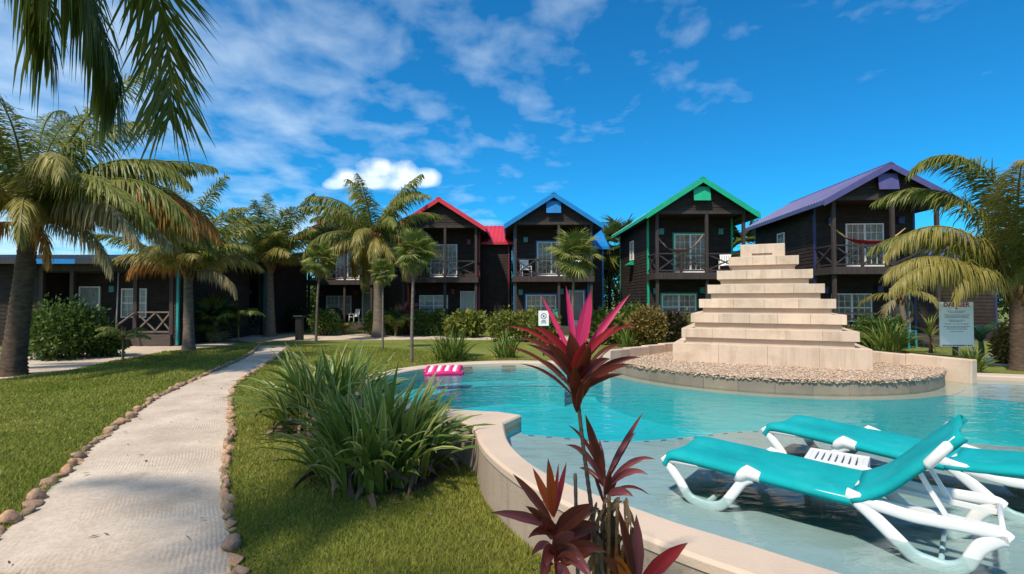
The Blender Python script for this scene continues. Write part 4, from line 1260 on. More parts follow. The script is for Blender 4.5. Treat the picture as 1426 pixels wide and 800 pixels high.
def shrub(label, base, ells, n, size, mat, seed, name='shrub', cat='shrub', group=None, stems=5, stemmat='trunk_brown', core=True):
    rng = np.random.default_rng(seed); rnd = random.Random(seed)
    t = thing(name, label, cat, base, 0, group)
    link('foliage', leaf_cloud(n, ells, size, rng, mat), t)
    br = MB()
    for e in ells:
        for k in range(stems):
            a = rnd.uniform(0, 2 * PI); rr = rnd.uniform(.2, .75)
            tip = Vector((e[0] + math.cos(a) * e[3] * rr, e[1] + math.sin(a) * e[4] * rr, e[2] + e[5] * rnd.uniform(-.1, .6)))
            b0 = Vector((e[0] * .8 + rnd.uniform(-.1, .1), e[1] * .8 + rnd.uniform(-.1, .1), 0))
            br.tube([b0, b0.lerp(tip, .5) + Vector((0, 0, .05)), tip], [.022, .016, .006], 5)
    br.build('branches', stemmat, t)
    return t
def tree(label, base, h, ells, n, size, mat, seed, tr=.14, group='trees behind the cabins'):
    rng = np.random.default_rng(seed); rnd = random.Random(seed)
    t = thing('broadleaf_tree', label, 'tree', base, 0, group)
    link('crown', leaf_cloud(n, ells, size, rng, mat, 'crown', shell=.35), t)
    tk = MB().tube([(0, 0, -.05), (.05, 0, h * .3), (0, .05, h * .6)], [tr * 1.3, tr, tr * .7], 8)
    for e in ells:
        for k in range(4):
            a = rnd.uniform(0, 2 * PI)
            tip = Vector((e[0] + math.cos(a) * e[3] * .6, e[1] + math.sin(a) * e[4] * .6, e[2] + e[5] * rnd.uniform(-.2, .6)))
            b0 = Vector((0, 0, h * rnd.uniform(.3, .55)))
            tk.tube([b0, b0.lerp(tip, .5) + Vector((0, 0, .2)), tip], [tr * .5, tr * .3, tr * .1], 5)
    tk.build('trunk', 'trunk_brown', t, True)
    return t
def blade_mesh(L, w, arch, mat, fold=.25, seg=8, taper=1.6, twist=0.0, name='leaf', wid0=.55):
    """strap leaf from the origin, rising along +x/+z and arching over; u runs across for margins"""
    mb = MB()
    p = Vector((0, 0, 0)); vs = []; uv = []
    for i in range(seg + 1):
        t = i / seg
        e = arch[0] - arch[1] * t ** arch[2]
        if i: p = p + Vector((math.cos(e), 0, math.sin(e))) * (L / seg)
        ww = w * (wid0 + (1 - wid0) * math.sin(min(1, t * 2.2) * PI / 2)) * (1 - t ** taper * .97) / 2 if taper > 0 else w * max(.02, math.sin(PI * min(1, .06 + .94 * t)) ** .8) / 2
        up = Vector((-math.sin(e), 0, math.cos(e)))
        tw = twist * t
        sdv = Vector((0, 1, 0)) * math.cos(tw) + up * math.sin(tw)
        vs += [p - sdv * ww + up * ww * fold, p, p + sdv * ww + up * ww * fold]
        uv.append(t)
    fs, us = [], []
    for i in range(seg):
        a = i * 3
        fs += [(a, a + 1, a + 4, a + 3), (a + 1, a + 2, a + 5, a + 4)]
        us += [[(0, uv[i]), (.5, uv[i]), (.5, uv[i + 1]), (0, uv[i + 1])], [(.5, uv[i]), (1, uv[i]), (1, uv[i + 1]), (.5, uv[i + 1])]]
    mb.add(vs, fs, us)
    return mb.mesh(name, mat, True)

# ------------------------------------------------------------------ coconut palms
rnd = random.Random(21)
G, D_, Yl, De, Pa = 'frond_green', 'frond_dark', 'frond_yellow', 'frond_dead', 'frond_pale'
# big palm at the left edge
b = at(16, 523)
fr = [(100, 86, 60, 4.4, .9, .8, D_, 60, dict(w=.05)), (170, 78, 75, 4.4, .9, 1.0, G, 60, dict(w=.05)), (10, 76, 84, 4.5, .95, 1.1, G, 60, dict(w=.05)), (-60, 70, 80, 4.2, .85, 1.1, G, 56, dict(w=.05)), (40, 64, 84, 4.6, .9, 1.2, G, 58, dict(w=.05)),
      (-4, 48, 112, 5.2, 1.1, 1.5, G, 70, dict(w=.054, pw=1.25)), (8, 60, 108, 4.7, 1.05, 1.4, G, 66, dict(w=.052)), (-20, 34, 92, 4.6, .9, 1.7, Pa, 64, dict(w=.05, pw=1.15)), (-6, 24, 78, 4.4, .8, 1.7, Pa, 62, dict(w=.048, pw=1.2)), (-2, 42, 104, 5.2, 1.15, 1.8, De, 66, dict(w=.052, pw=1.3)),
      (150, 55, 95, 4.6, .9, 1.2, G, 56, dict(w=.05)), (205, 40, 95, 4.4, .85, 1.4, Yl, 54, dict(w=.05)), (240, 56, 95, 4.2, .85, 1.2, G, 54, dict(w=.05)), (275, 50, 110, 4.0, .85, 1.4, Yl, 56, dict(w=.05)), (-40, 52, 106, 4.6, .95, 1.4, Yl, 60, dict(w=.05)),
      (60, 55, 95, 4.6, .85, 1.2, D_, 54, dict(w=.05)), (120, 48, 100, 4.4, .85, 1.2, D_, 54, dict(w=.05)), (310, 30, 110, 3.6, .8, 1.6, Yl, 50, dict(w=.05)), (185, 5, 80, 3.2, .7, 1.6, De, 44, dict(w=.05)), (25, 28, 95, 4.8, .9, 1.5, G, 58, dict(w=.05)),
      (250, -5, 75, 2.6, .6, 1.8, De, 40, dict(w=.045)), (330, -25, 55, 1.8, .5, 1.8, De, 34, dict(w=.045)), (345, 5, 80, 3.4, .7, 1.8, Pa, 50, dict(w=.045)), (2, 36, 92, 4.6, 1.05, 1.7, Yl, 66, dict(w=.05, pw=1.2)), (16, 46, 110, 5.2, 1.15, 1.8, De, 66, dict(w=.05, pw=1.3)), (-14, 44, 106, 4.6, 1.05, 1.6, G, 62, dict(w=.05, pw=1.2)), (30, 38, 98, 4.6, 1.05, 1.6, Yl, 62, dict(w=.05))] + rand_fronds(9, 4.3, random.Random(77), (G, G, Yl), .9, 52, 25, 84, .05, (70, 105), (.8, 1.4))
palm('tall coconut palm at the left edge with tan lower fronds', b, atd(42, 310, b.y), fr, .27, .19, 'trunk_brown', 31, bow=(.02, 0))
# palm out of the frame, one drooping frond hangs into the picture at the top left
b = Vector((-3.6, 0.2, 0))
fr = [(91, 52, 150, 7.0, 1.0, .20, D_, 115, dict(w=.036, pw=1.4, vee=.1, curl=-4, tipl=.75)), (99, 45, 116, 6.6, 1.25, 2.4, D_, 120, dict(w=.036, pw=1.3, tipl=.7)), (105, 52, 126, 6.6, 1.2, 2.4, D_, 84, dict(w=.044, pw=1.3, tipl=.7)), (150, 55, 110, 4.4, .8, 1.0, G, 40, {}), (205, 45, 110, 4.2, .8, 1.0, G, 40, {}), (270, 40, 110, 4.2, .8, 1.0, G, 40, {}), (330, 60, 110, 3.6, .8, 1.0, G, 40, {})]
palm('dark coconut palm whose drooping frond hangs into the top left corner', b, (-3.72, 0.5, 4.82), fr, .2, .14, 'trunk_brown', 32)
# second palm from the left
b = at(263, 489)
fr = rand_fronds(20, 3.2, rnd, (G, G, G, Yl), .75, 40, 30, 88, .06, (50, 92), (.5, 1.0)) + [(-8, 8, 85, 2.5, .62, 1.7, Pa, 44, dict(w=.05)), (170, 34, 95, 3.0, .8, 1.5, De, 50, dict(w=.05))]
palm('coconut palm with an orange dead frond beside the sand path', b, atd(262, 378, b.y), fr, .21, .15, 'trunk_grey', 33)
# third
b = at(376, 469)
fr = rand_fronds(22, 3.5, rnd, (D_, G, G, G, Yl), .8, 40, 26, 88, .07, (50, 92), (.5, 1.0))
palm('coconut palm with swollen base where the sand path ends', b, atd(375, 370, b.y), fr, .30, .19, 'trunk_grey', 34)
# fourth, tall in front of the red cabins
b = at(527, 470)
fr = rand_fronds(28, 3.6, rnd, (G, G, Yl, Yl), .85, 40, -15, 88, .078, (85, 125), (.9, 1.7)) + [(178, 15, 80, 4.0, .8, 1.7, Yl, 46, dict(w=.065)), (0, 20, 80, 3.9, .8, 1.7, Yl, 46, dict(w=.065)), (-100, 0, 75, 2.6, .7, 1.8, Yl, 40, dict(w=.065))]
palm('tall coconut palm with yellowish crown in front of the red-roofed cabins', b, atd(521, 336, b.y), fr, .30, .2, 'trunk_grey', 35, bow=(.1, 0))
# right edge palm
b = at(1420, 516)
fr = [(172, 92, 150, 6.0, .95, .6, G, 110, dict(w=.052, pw=2.6, vee=.1)), (150, 84, 120, 5.2, .95, .9, G, 90, dict(w=.05, pw=1.8)), (230, 86, 110, 5.0, .95, .9, Yl, 90, dict(w=.05, pw=1.8)), (178, 74, 140, 4.9, .85, 1.2, Yl, 66, dict(w=.048, pw=1.4)), (196, 55, 128, 3.0, .7, 1.6, Yl, 54, dict(w=.046, pw=1.1)), (186, 40, 80, 4.4, .9, 1.3, Yl, 68, dict(w=.048)),
      (190, 36, 80, 4.5, .85, 1.8, Yl, 74, dict(w=.048, pw=1.2)), (160, 60, 100, 4.2, .85, 1.2, G, 58, dict(w=.05)), (110, 66, 95, 4.4, .85, 1.2, G, 56, dict(w=.05)), (20, 60, 95, 4.4, .85, 1.2, G, 54, dict(w=.05)),
      (-30, 50, 95, 4.2, .8, 1.2, Yl, 54, dict(w=.05)), (60, 80, 85, 4.6, .85, 1.1, G, 54, dict(w=.05)), (-70, 72, 100, 4.2, .85, 1.2, G, 54, dict(w=.05)), (250, 82, 95, 4.4, .85, 1.3, G, 56, dict(w=.05)), (0, 15, 85, 3.6, .7, 1.5, Yl, 50, dict(w=.05))]
palm('coconut palm at the right edge with arching yellow-green fronds', b, atd(1416, 408, b.y), fr, .22, .17, 'trunk_brown', 36)
# young ringed trunk palm among the plants before the purple cabin
b = at(1262, 484)
palm('small bare-trunked palm growing right of the pyramid', b, atd(1254, 412, b.y), rand_fronds(6, 1.5, random.Random(3), (Yl, Pa), .4, 24, -50, 60, .04), .14, .11, 'trunk_grey', 37)

# slender fan palms
def fanp(label, px, py, topx, topy, Rpx, n, seed, **kw):
    b = at(px, py)
    p = atd(topx, topy, b.y)
    s = FPX / b.y
    return fan_palm(label, b, p.z, Rpx / s / 1.45, n, seed, lean=(p.x - b.x, 0), **kw)
fanp('slender fan palm with bright crown, nearest the pool rim', 573, 506, 577, 350, 30, 24, 41, tr=.055)
fanp('short slender fan palm between the tall palm and the pool', 533, 487, 533, 379, 18, 22, 42, tr=.045)
fanp('slender fan palm left of the tall yellow coconut palm', 440, 477, 446, 361, 25, 22, 43, tr=.06)
fanp('slender fan palm in front of the blue-roofed cabin', 797, 482, 800, 354, 37, 26, 44, tr=.07)
fan_palm('low bushy fan palm beside the left porch', at(300, 477), 1.0, .85, 18, 45, tr=.16, mats=('shrub_dark', 'frond_dark'), name='bushy_fan_palm', lo=-20, group=None)
# background fan palms between the cabins
for lab, px, Y, h, rr, sd_ in (('dark fan palm clump between the blue and green cabins, left trunk', 849, 37, 5.9, 1.5, 46), ('dark fan palm clump between the blue and green cabins, right trunk', 868, 38.5, 6.3, 1.5, 47),
                               ('dark fan palm seen behind the green cabin balcony', 1036, 35, 5.6, 1.4, 48), ('dark fan palm between the red and blue cabins', 700, 42, 3.9, 1.4, 49)):
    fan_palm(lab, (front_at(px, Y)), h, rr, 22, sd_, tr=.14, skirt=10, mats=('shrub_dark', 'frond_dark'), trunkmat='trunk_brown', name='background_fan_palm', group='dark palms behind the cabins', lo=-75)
# saplings
for lab, px, py, sd_ in (('tiny palm sapling in a soil ring on the left lawn', 171, 503, 51), ('tiny palm sapling near the end of the sand path', 332, 477, 52)):
    b = at(px, py); s = FPX / b.y
    palm(lab, b, (b.x, b.y, 36 / s), [(i * 60 + 10, 25 + 12 * (i % 2), 70, 36 / s, 9 / s, 1.0, 'fan_lime', 16, dict(w=.05)) for i in range(6)], .035, .03, 'stem_green', sd_, 'palm_sapling', 'palm saplings')
    MB().add([(0, 0, .05)] + [(math.cos(i * PI / 6) * .42, math.sin(i * PI / 6) * .3, .012) for i in range(12)], [(0, i + 1, (i + 1) % 12 + 1) for i in range(12)]).build('soil_ring', 'mulch', [o for o in C.objects if o.get('label') == lab][0])
b = at(551, 469)
palm('bright young palm at the foot of the red cabins', b, (b.x, b.y, .5), [(i * 51, 55 + 10 * (i % 2), 75, 1.15, .36, 1.0, 'fan_lime', 20, dict(w=.05)) for i in range(7)], .07, .06, 'stem_green', 53, 'palm_sapling', 'palm saplings')
b = at(478, 466)
palm('small leafy palm by the steps of the half-hidden red cabin', b, (b.x, b.y, .3), [(i * 51, 50 + 10 * (i % 2), 80, .9, .3, 1.0, 'fan_lime', 16, dict(w=.05)) for i in range(7)], .07, .06, 'stem_green', 54, 'palm_sapling', 'palm saplings')

# ------------------------------------------------------------------ shrubs and hedges
def bush(label, px, py, wpx, hpx, mat, n, size_px, seed, dep=.8, boxy=False, **kw):
    b = at(px, py); s = FPX / b.y
    w, h = wpx / s / 2, hpx / s
    rr = random.Random(seed)
    if boxy:
        k = max(2, int(w / (h * .45)))
        el = [((-w + 2 * w * (i + .5) / k), 0, h * .5, w / k * 1.35, h * .5 * dep, h * .52) for i in range(k)]
    else:
        el = [(0, 0, h * .48, w * .8, w * .8 * dep, h * .52)]
        for i in range(4):
            a = i * 1.57 + rr.random()
            el.append((math.cos(a) * w * .5, math.sin(a) * w * .5 * dep, h * rr.uniform(.35, .6), w * .5, w * .5 * dep, h * rr.uniform(.3, .42)))
    return shrub(label, b, el, n, size_px / s, mat, seed, **kw)
bush('big dark leafy bush under the left coconut palm', 86, 500, 118, 82, 'shrub_green', 7000, 6, 61)
bush('lower leafy bush trailing right of the big dark bush', 143, 497, 52, 40, 'shrub_green', 2600, 6, 62)
bush('dark shrub behind the swollen-based palm', 402, 462, 56, 36, 'shrub_dark', 2600, 4, 63)
bush('leafy shrub left of the half-hidden red cabin steps', 452, 468, 42, 36, 'shrub_green', 2600, 4, 64)
bush('clipped hedge block in front of the half-hidden red cabin', 539, 467, 56, 34, 'shrub_green', 4000, 3.5, 65, boxy=True, name='hedge', cat='hedge')
bush('clipped hedge block in front of the bright red cabin', 598, 468, 44, 34, 'shrub_green', 3500, 3.5, 66, boxy=True, name='hedge', cat='hedge')
bush('red-leaved shrub between the two hedge blocks by the red cabins', 569, 467, 18, 40, 'ti_mauve', 500, 9, 67)
bush('pale yellow-green feathery shrub by the red cabin door', 650, 470, 58, 34, 'shrub_lime', 1800, 9, 68)
bush('long yellow-green hedge in front of the blue cabin', 722, 476, 72, 42, 'shrub_lime', 4500, 4.5, 69, boxy=True, name='hedge', cat='hedge')
bush('loose green shrub behind the pink-topped plant', 760, 478, 44, 40, 'fan_green', 1700, 8, 70)
bush('loose yellow-green shrub right of the pink-topped plant', 840, 479, 62, 44, 'fan_green', 2200, 9, 71)
bush('round rusty-leaved croton bush left of the pyramid', 899, 482, 58, 54, 'shrub_croton', 4200, 5, 72)
bush('green shrub behind the rusty croton bush', 884, 470, 66, 46, 'shrub_green', 2600, 5, 73)
bush('dark bronze shrub against the green cabin window', 937, 478, 42, 40, 'shrub_bronze', 1500, 8, 74)
bush('yellowish shrub at the left shoulder of the pyramid', 960, 474, 36, 34, 'shrub_lime', 1500, 5, 75)
bush('low green shrub peeping out right of the pyramid', 1176, 478, 30, 26, 'shrub_lime', 1200, 5, 76)
bush('clipped bright green hedge before the purple cabin', 1226, 485, 60, 42, 'shrub_green', 5000, 4, 77, boxy=True, name='hedge', cat='hedge')
bush('pale shrub beside the right palm trunk', 1402, 507, 34, 56, 'shrub_croton', 1500, 6, 78)
# trees closing the view behind the cabins
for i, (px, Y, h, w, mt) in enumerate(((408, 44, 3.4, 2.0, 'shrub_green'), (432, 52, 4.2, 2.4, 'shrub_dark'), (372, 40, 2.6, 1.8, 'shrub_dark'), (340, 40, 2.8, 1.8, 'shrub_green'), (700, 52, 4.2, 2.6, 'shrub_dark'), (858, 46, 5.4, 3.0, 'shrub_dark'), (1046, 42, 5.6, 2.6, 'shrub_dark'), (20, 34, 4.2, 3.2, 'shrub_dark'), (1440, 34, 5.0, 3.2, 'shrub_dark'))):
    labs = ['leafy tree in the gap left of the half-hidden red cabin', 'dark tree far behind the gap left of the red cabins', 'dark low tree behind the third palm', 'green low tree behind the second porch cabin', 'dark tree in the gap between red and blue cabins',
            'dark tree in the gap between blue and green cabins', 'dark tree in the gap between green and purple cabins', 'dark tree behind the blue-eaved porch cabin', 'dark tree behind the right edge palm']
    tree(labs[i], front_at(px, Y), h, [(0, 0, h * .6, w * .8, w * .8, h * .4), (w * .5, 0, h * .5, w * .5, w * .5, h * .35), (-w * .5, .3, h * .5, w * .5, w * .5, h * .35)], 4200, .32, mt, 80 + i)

# ------------------------------------------------------------------ strap-leaved clumps
def lily(label, base, spread, n, Lr, w, seed, mats=('lily_leaf', 'lily_plain'), dead=0, name='spider_lily_clump', group=None, asp=1.0, stiff=1.0, mulch=True):
    rnd = random.Random(seed)
    t = thing(name, label, 'plant', base, 0, group)
    var = []
    for m_ in mats:
        for e0, be, pw in ((88, 45, 2.2), (82, 80, 2.2), (76, 90, 1.9), (66, 85, 1.8), (80, 30, 2.0), (54, 70, 1.6)):
            var.append((blade_mesh(1.0, w, (R(e0), R(be) * stiff * .74, pw), m_, .3, 8, 2.2, rnd.uniform(-.9, .9)), e0))
    order = sorted(range(len(var)), key=lambda i: -var[i][1])
    for i in range(n):
        u = (i + .5) / n
        a = rnd.uniform(0, 2 * PI)
        r = spread * math.sqrt(rnd.random())
        k = rnd.random()
        inner = 1 - r / spread
        cand = [v for v in var if (v[1] > 70) == (rnd.random() < .35 + .5 * inner)] or var
        me = rnd.choice(cand)[0]
        o = link('leaf', me, t)
        o.location = (math.cos(a) * r, math.sin(a) * r * asp, rnd.uniform(0, .05))
        L = rnd.uniform(*Lr) * (0.78 + .3 * inner)
        o.scale = (L, rnd.uniform(.8, 1.25), L)
        o.rotation_euler = (rnd.uniform(-.2, .2), rnd.uniform(-.15, .12), a + rnd.uniform(-1.1, 1.1))
    if dead:
        dm = [blade_mesh(.6, w * .9, (R(e0), R(80), 1.2), 'lily_dead', .4, 6, 2.2, 1.2, 'dry_leaf') for e0 in (35, 15, 60)]
        for i in range(dead):
            a = 2 * PI * i / dead + rnd.uniform(-.2, .2)
            o = link('dry_leaf', rnd.choice(dm), t)
            rq = rnd.uniform(.6, 1.05)
            o.location = (math.cos(a) * spread * rq, math.sin(a) * spread * asp * rq, rnd.uniform(.02, .28))
            s_ = rnd.uniform(.3, 1.0)
            o.scale = (s_, 1, s_)
            o.rotation_euler = (rnd.uniform(-.9, .9), rnd.uniform(-.3, .6), a + rnd.uniform(-1.3, 1.3))
    if mulch:
        k = 28
        vs = [(0, 0, .035)]
        for ring, (f, zz) in enumerate(((.7, .03), (1.22, .012))):
            for j in range(k):
                a = 2 * PI * j / k
                q = f * spread * (1 + .1 * math.sin(3 * a + seed) + rnd.uniform(-.05, .05))
                vs.append((math.cos(a) * q, math.sin(a) * q * asp, zz))
        fs = [(0, 1 + j, 1 + (j + 1) % k) for j in range(k)] + [(1 + j, 1 + k + j, 1 + k + (j + 1) % k, 1 + (j + 1) % k) for j in range(k)]
        MB().add(vs, fs).build('mulch', 'mulch', t, True)
    return t
c1 = at(440, 596); c2 = at(536, 672)
lily('left half of the big strap-leaved clump beside the sand path', (c1.x + .1, c1.y + .25, 0), .66, 240, (1.05, 1.55), .09, 91, dead=58, asp=1.25, group='variegated strap-leaf clumps by the path')
lily('right half of the big strap-leaved clump with cream-edged leaves, nearer the pool rim', (c2.x - .12, c2.y + .2, 0), .58, 290, (.88, 1.36), .09, 92, dead=90, asp=1.1, group='variegated strap-leaf clumps by the path')
def lilyp(label, px, py, wpx, hpx, n, seed, **kw):
    b = at(px, py); s = FPX / b.y
    h = hpx / s
    return lily(label, b, wpx / s / 2 * .5, n, (h * .8, h * 1.25), .055 * (1 if s > 40 else 1.2), seed, **kw)
lilyp('strap-leaved clump on the lawn beyond the pool, left one', 627, 503, 78, 46, 130, 93, mats=('lily_plain',))
lilyp('smaller strap-leaved clump on the lawn beyond the pool, right one', 705, 499, 50, 36, 90, 94, mats=('lily_plain',))
lilyp('grassy clump at the left end of the pebble deck curb', 930, 478, 56, 30, 80, 95, mats=('lily_plain', 'fan_lime'))
lilyp('grassy clump left of the croton bush', 872, 483, 40, 30, 60, 99, mats=('lily_plain', 'fan_green'))
lilyp('grassy clump right of the pyramid behind the curb', 1236, 490, 80, 44, 110, 96, mats=('lily_plain', 'fan_lime'))
lilyp('grassy clump at the foot of the danger sign', 1352, 519, 46, 36, 90, 97, mats=('lily_plain', 'fan_lime'))
# yucca-like rosette and banana beside the danger sign
b = at(1296, 492); s = FPX / b.y
yu = thing('yucca', 'spiky yellow-green rosette plant left of the danger sign', 'plant', b)
MB().tube([(0, 0, -.03), (.02, 0, .35), (0, 0, .7)], [.07, .06, .05], 8).build('stem', 'trunk_brown', yu, True)
yv = [blade_mesh(.95, .06, (R(e0), R(be), 1.6), 'fan_green' if k % 2 else 'fan_lime', .3, 6, 2.0) for k, (e0, be) in enumerate(((80, 40), (55, 60), (30, 70), (0, 50)))]
for i in range(42):
    o = link('leaf', yv[i % 4], yu); o.location = (0, 0, .68 - .1 * (i % 4)); o.rotation_euler.z = i * 2.4; k = rnd.uniform(.8, 1.15); o.scale = (k, 1, k)
b = at(1366, 503)
bn_ = thing('banana_plant', 'broad-leaved banana plant behind the danger sign', 'plant', b)
MB().tube([(0, 0, -.03), (.03, 0, .4), (0, 0, .8)], [.09, .08, .05], 10).build('stem', 'stem_green', bn_, True)
bv = blade_mesh(1.35, .36, (R(65), R(80), 1.3), 'banana_leaf', .25, 12, -1)
for az, k in ((5, 1.0), (-40, .95), (60, .9), (130, .9), (200, .8), (-80, .75), (170, 1.1)):
    o = link('leaf', bv, bn_); o.location = (0, 0, .6); o.rotation_euler = (0, rnd.uniform(-.2, .2), R(az)); o.scale = (k, k, k)

# ------------------------------------------------------------------ red cordylines in the foreground
def ti_leaf(parent, p0, p1, p2, w, mat, rnd, fold=.35, taper=None):
    """leaf along the bezier p0,p1,p2 (local to parent)"""
    p0, p1, p2 = Vector(p0), Vector(p1), Vector(p2)
    seg = 10
    mb = MB(); vs = []; us = []; fs = []
    side0 = None
    ref = Vector((rnd.uniform(-.35, .35), -1, rnd.uniform(-.1, .5))).normalized()
    for i in range(seg + 1):
        t = i / seg
        p = p0 * (1 - t) ** 2 + p1 * 2 * t * (1 - t) + p2 * t * t
        d = ((p1 - p0) * (1 - t) + (p2 - p1) * t).normalized()
        sd = d.cross(ref)
        if sd.length < .1: sd = d.cross(Vector((1, 0, 0)))
        sd.normalize()
        if side0 is not None and sd.dot(side0) < 0: sd = -sd
        side0 = sd
        up = sd.cross(d)
        prof = (0.16 + 0.84 * math.sin(PI * min(1, (t * .98 + .0) ** .85)) ** .9) if t < .5 else max(.01, math.sin(PI * (t ** .85)) ** .9 if t < .999 else .01)
        ww = w / 2 * prof * (1 + .04 * math.sin(i * 2.1 + w * 90))
        vs += [p - sd * ww + up * ww * fold, p - sd * ww * .5 + up * ww * fold * .3, p, p + sd * ww * .5 + up * ww * fold * .3, p + sd * ww + up * ww * fold]
    for i in range(seg):
        for j in range(4):
            a = i * 5 + j
            fs.append((a, a + 1, a + 6, a + 5))
            us.append([(j / 4, i / seg), ((j + 1) / 4, i / seg), ((j + 1) / 4, (i + 1) / seg), (j / 4, (i + 1) / seg)])
    mb.add(vs, fs, us)
    return mb.build('leaf', mat, parent, True)
CY = 2.3
def cpt(px, py, dy=0.0): return atd(px, py, CY + dy)
def cordyline(label, stem_px, leaves, seed, stem_r=.013, stemmat='trunk_grey', dyb=0.0, name='cordyline', wk=.6):
    rnd = random.Random(seed)
    base = cpt(stem_px[0][0], stem_px[0][1], dyb); base.z = 0
    t = thing(name, label, 'plant', base, 0, 'red-leaved cordylines in the foreground')
    pts = [Vector((0, 0, -.03))] + [cpt(x, y, dyb) - base for x, y in stem_px[1:]]
    n = max(20, int((pts[-1] - pts[0]).length / .02))
    P = smooth3(pts, n)
    MB().tube(P, [stem_r * (1.15 - .35 * i / n) * (1.09 if i % 2 else .93) for i in range(n + 1)], 8).build('stem', stemmat, t, True)
    for (x0, y0, x1, y1, wpx, mat, arch, dy) in leaves:
        p0 = cpt(x0, y0, dyb) - base; p2 = cpt(x1, y1, dyb + dy) - base
        L = (p2 - p0).length
        p1 = p0.lerp(p2, .5) + Vector((0, dy * .15, arch * L))
        ti_leaf(t, p0, p1, p2, wpx * wk / FPX * CY, mat, rnd)
    return t
Kp, Kr, Kd, Km, Ko, Ky = 'ti_pink', 'ti_red', 'ti_dark', 'ti_mauve', 'ti_orange', 'ti_dry'
main = [(800, 505, 753, 410, 13, Kp, .02, .10), (802, 500, 788, 398, 17, Kp, .03, .12), (803, 500, 823, 404, 33, Kp, .0, -.02), (806, 505, 878, 409, 17, Kp, .06, .05),
        (803, 510, 742, 455, 20, Kr, .2, -.10), (803, 512, 862, 452, 18, Kr, .16, -.14), (803, 520, 705, 455, 11, Kr, .30, .06), (805, 520, 892, 452, 9, Kr, .3, .14),
        (803, 525, 794, 462, 40, Kd, .05, -.10), (802, 528, 815, 476, 40, Kr, .05, -.16), (805, 530, 822, 480, 30, Kd, .10, -.20), (801, 532, 762, 478, 28, Kd, .16, -.14),
        (803, 535, 720, 472, 15, Kd, .34, -.05), (803, 538, 733, 480, 14, Kd, .26, .10), (801, 548, 698, 483, 9, Kd, .26, -.02), (801, 555, 724, 507, 8, Kd, .22, -.10), (802, 552, 745, 500, 10, Kd, .28, .16),
        (806, 535, 868, 480, 15, Kd, .34, .05), (806, 540, 893, 498, 18, Kd, .24, -.06), (806, 545, 882, 508, 16, Kd, .22, -.16), (806, 548, 868, 522, 16, Kd, .22, -.10), (806, 530, 850, 500, 24, Km, .2, -.20), (805, 542, 846, 500, 16, Km, .25, .16),
        (803, 552, 800, 508, 30, Kd, .0, -.14), (804, 560, 822, 525, 24, Kd, .12, -.12), (802, 558, 790, 515, 20, Kd, .1, .12), (803, 572, 812, 530, 18, Kd, .1, -.10), (803, 575, 797, 530, 16, Kd, .08, -.06)]
cordyline('tall red cordyline with hot pink top leaves, nearest the camera', [(858, 1000), (836, 830), (825, 720), (812, 620), (804, 545), (803, 500)], main, 101, .0095, 'trunk_brown', wk=.55)
sec = [(842, 672, 815, 577, 24, Kd, .04, -.04), (842, 668, 790, 592, 9, Kd, .30, .08), (841, 675, 788, 620, 14, Km, .34, -.10), (843, 668, 896, 574, 14, Km, .06, .05), (845, 672, 886, 602, 17, Kd, .22, .08),
       (845, 678, 913, 640, 15, Km, .38, -.05), (845, 680, 903, 662, 16, Km, .40, -.14), (846, 690, 905, 690, 8, Kd, .40, .02), (846, 690, 882, 692, 20, Km, .36, -.08), (842, 680, 806, 652, 12, Kd, .3, .1),
       (843, 690, 850, 655, 16, Kd, .05, -.12), (842, 660, 835, 612, 12, Km, .02, .1), (847, 700, 866, 650, 10, Kd, .1, .1), (840, 700, 826, 660, 9, Kd, .1, -.1)]
cordyline('slim mauve-leaved cordyline behind and right of the tall pink one', [(852, 1000), (846, 850), (843, 760), (842, 690), (842, 655)], sec, 102, .007, 'ti_mauve', .16, wk=.62)
low = [(770, 718, 763, 638, 20, Ko, .0, -.05), (770, 720, 742, 652, 16, Ko, .06, .08), (772, 720, 789, 644, 12, Kr, .04, .06), (771, 722, 778, 645, 9, Kr, .0, .14), (769, 728, 714, 660, 17, Kd, .08, -.02), (770, 735, 683, 714, 20, Km, .14, -.08),
       (769, 738, 732, 705, 18, Kd, .18, -.12), (770, 745, 735, 750, 20, Kd, .42, -.12), (774, 742, 826, 702, 34, Kd, .16, -.14), (775, 748, 835, 708, 24, Kd, .22, .02), (774, 755, 838, 735, 32, Kd, .28, -.06), (768, 752, 750, 712, 22, Km, .1, .12),
       (770, 770, 757, 800, 26, Kd, .55, -.16), (775, 768, 818, 800, 26, Kd, .5, -.16), (776, 775, 845, 770, 26, Kd, .35, -.10), (770, 765, 740, 775, 16, Km, .4, .1), (772, 760, 800, 742, 30, Km, .2, -.2), (772, 750, 795, 722, 26, Km, .1, .1), (770, 742, 752, 728, 22, Kd, .2, -.2), (776, 780, 826, 812, 26, Km, .45, -.2), (770, 775, 752, 812, 24, Kd, .4, -.2), (775, 762, 850, 756, 26, Kd, .3, .12), (778, 790, 830, 770, 22, Ko, .2, .05), (774, 785, 800, 830, 24, Km, .4, -.1), (768, 790, 745, 830, 18, Km, .4, .05)]
cordyline('low burgundy cordyline with an upright orange leaf, left of the tall one', [(786, 1000), (782, 880), (776, 800), (771, 730)], low, 103, .012, 'ti_red', -.02, wk=.70)
rt = [(884, 812, 860, 705, 18, Kd, .02, -.04), (888, 812, 886, 716, 24, Km, .0, .02), (890, 815, 958, 756, 26, Kr, .12, -.06), (892, 820, 930, 772, 22, Kd, .15, .10), (880, 815, 846, 752, 26, Ko, .1, .06), (878, 820, 838, 775, 22, Kd, .2, -.1), (884, 815, 870, 725, 15, Kd, .03, .1), (876, 825, 852, 790, 26, Ky, .1, -.05), (882, 830, 858, 770, 22, Ko, .05, -.08), (886, 830, 872, 745, 20, Ko, .02, .12), (890, 840, 940, 820, 22, Km, .3, -.1)]
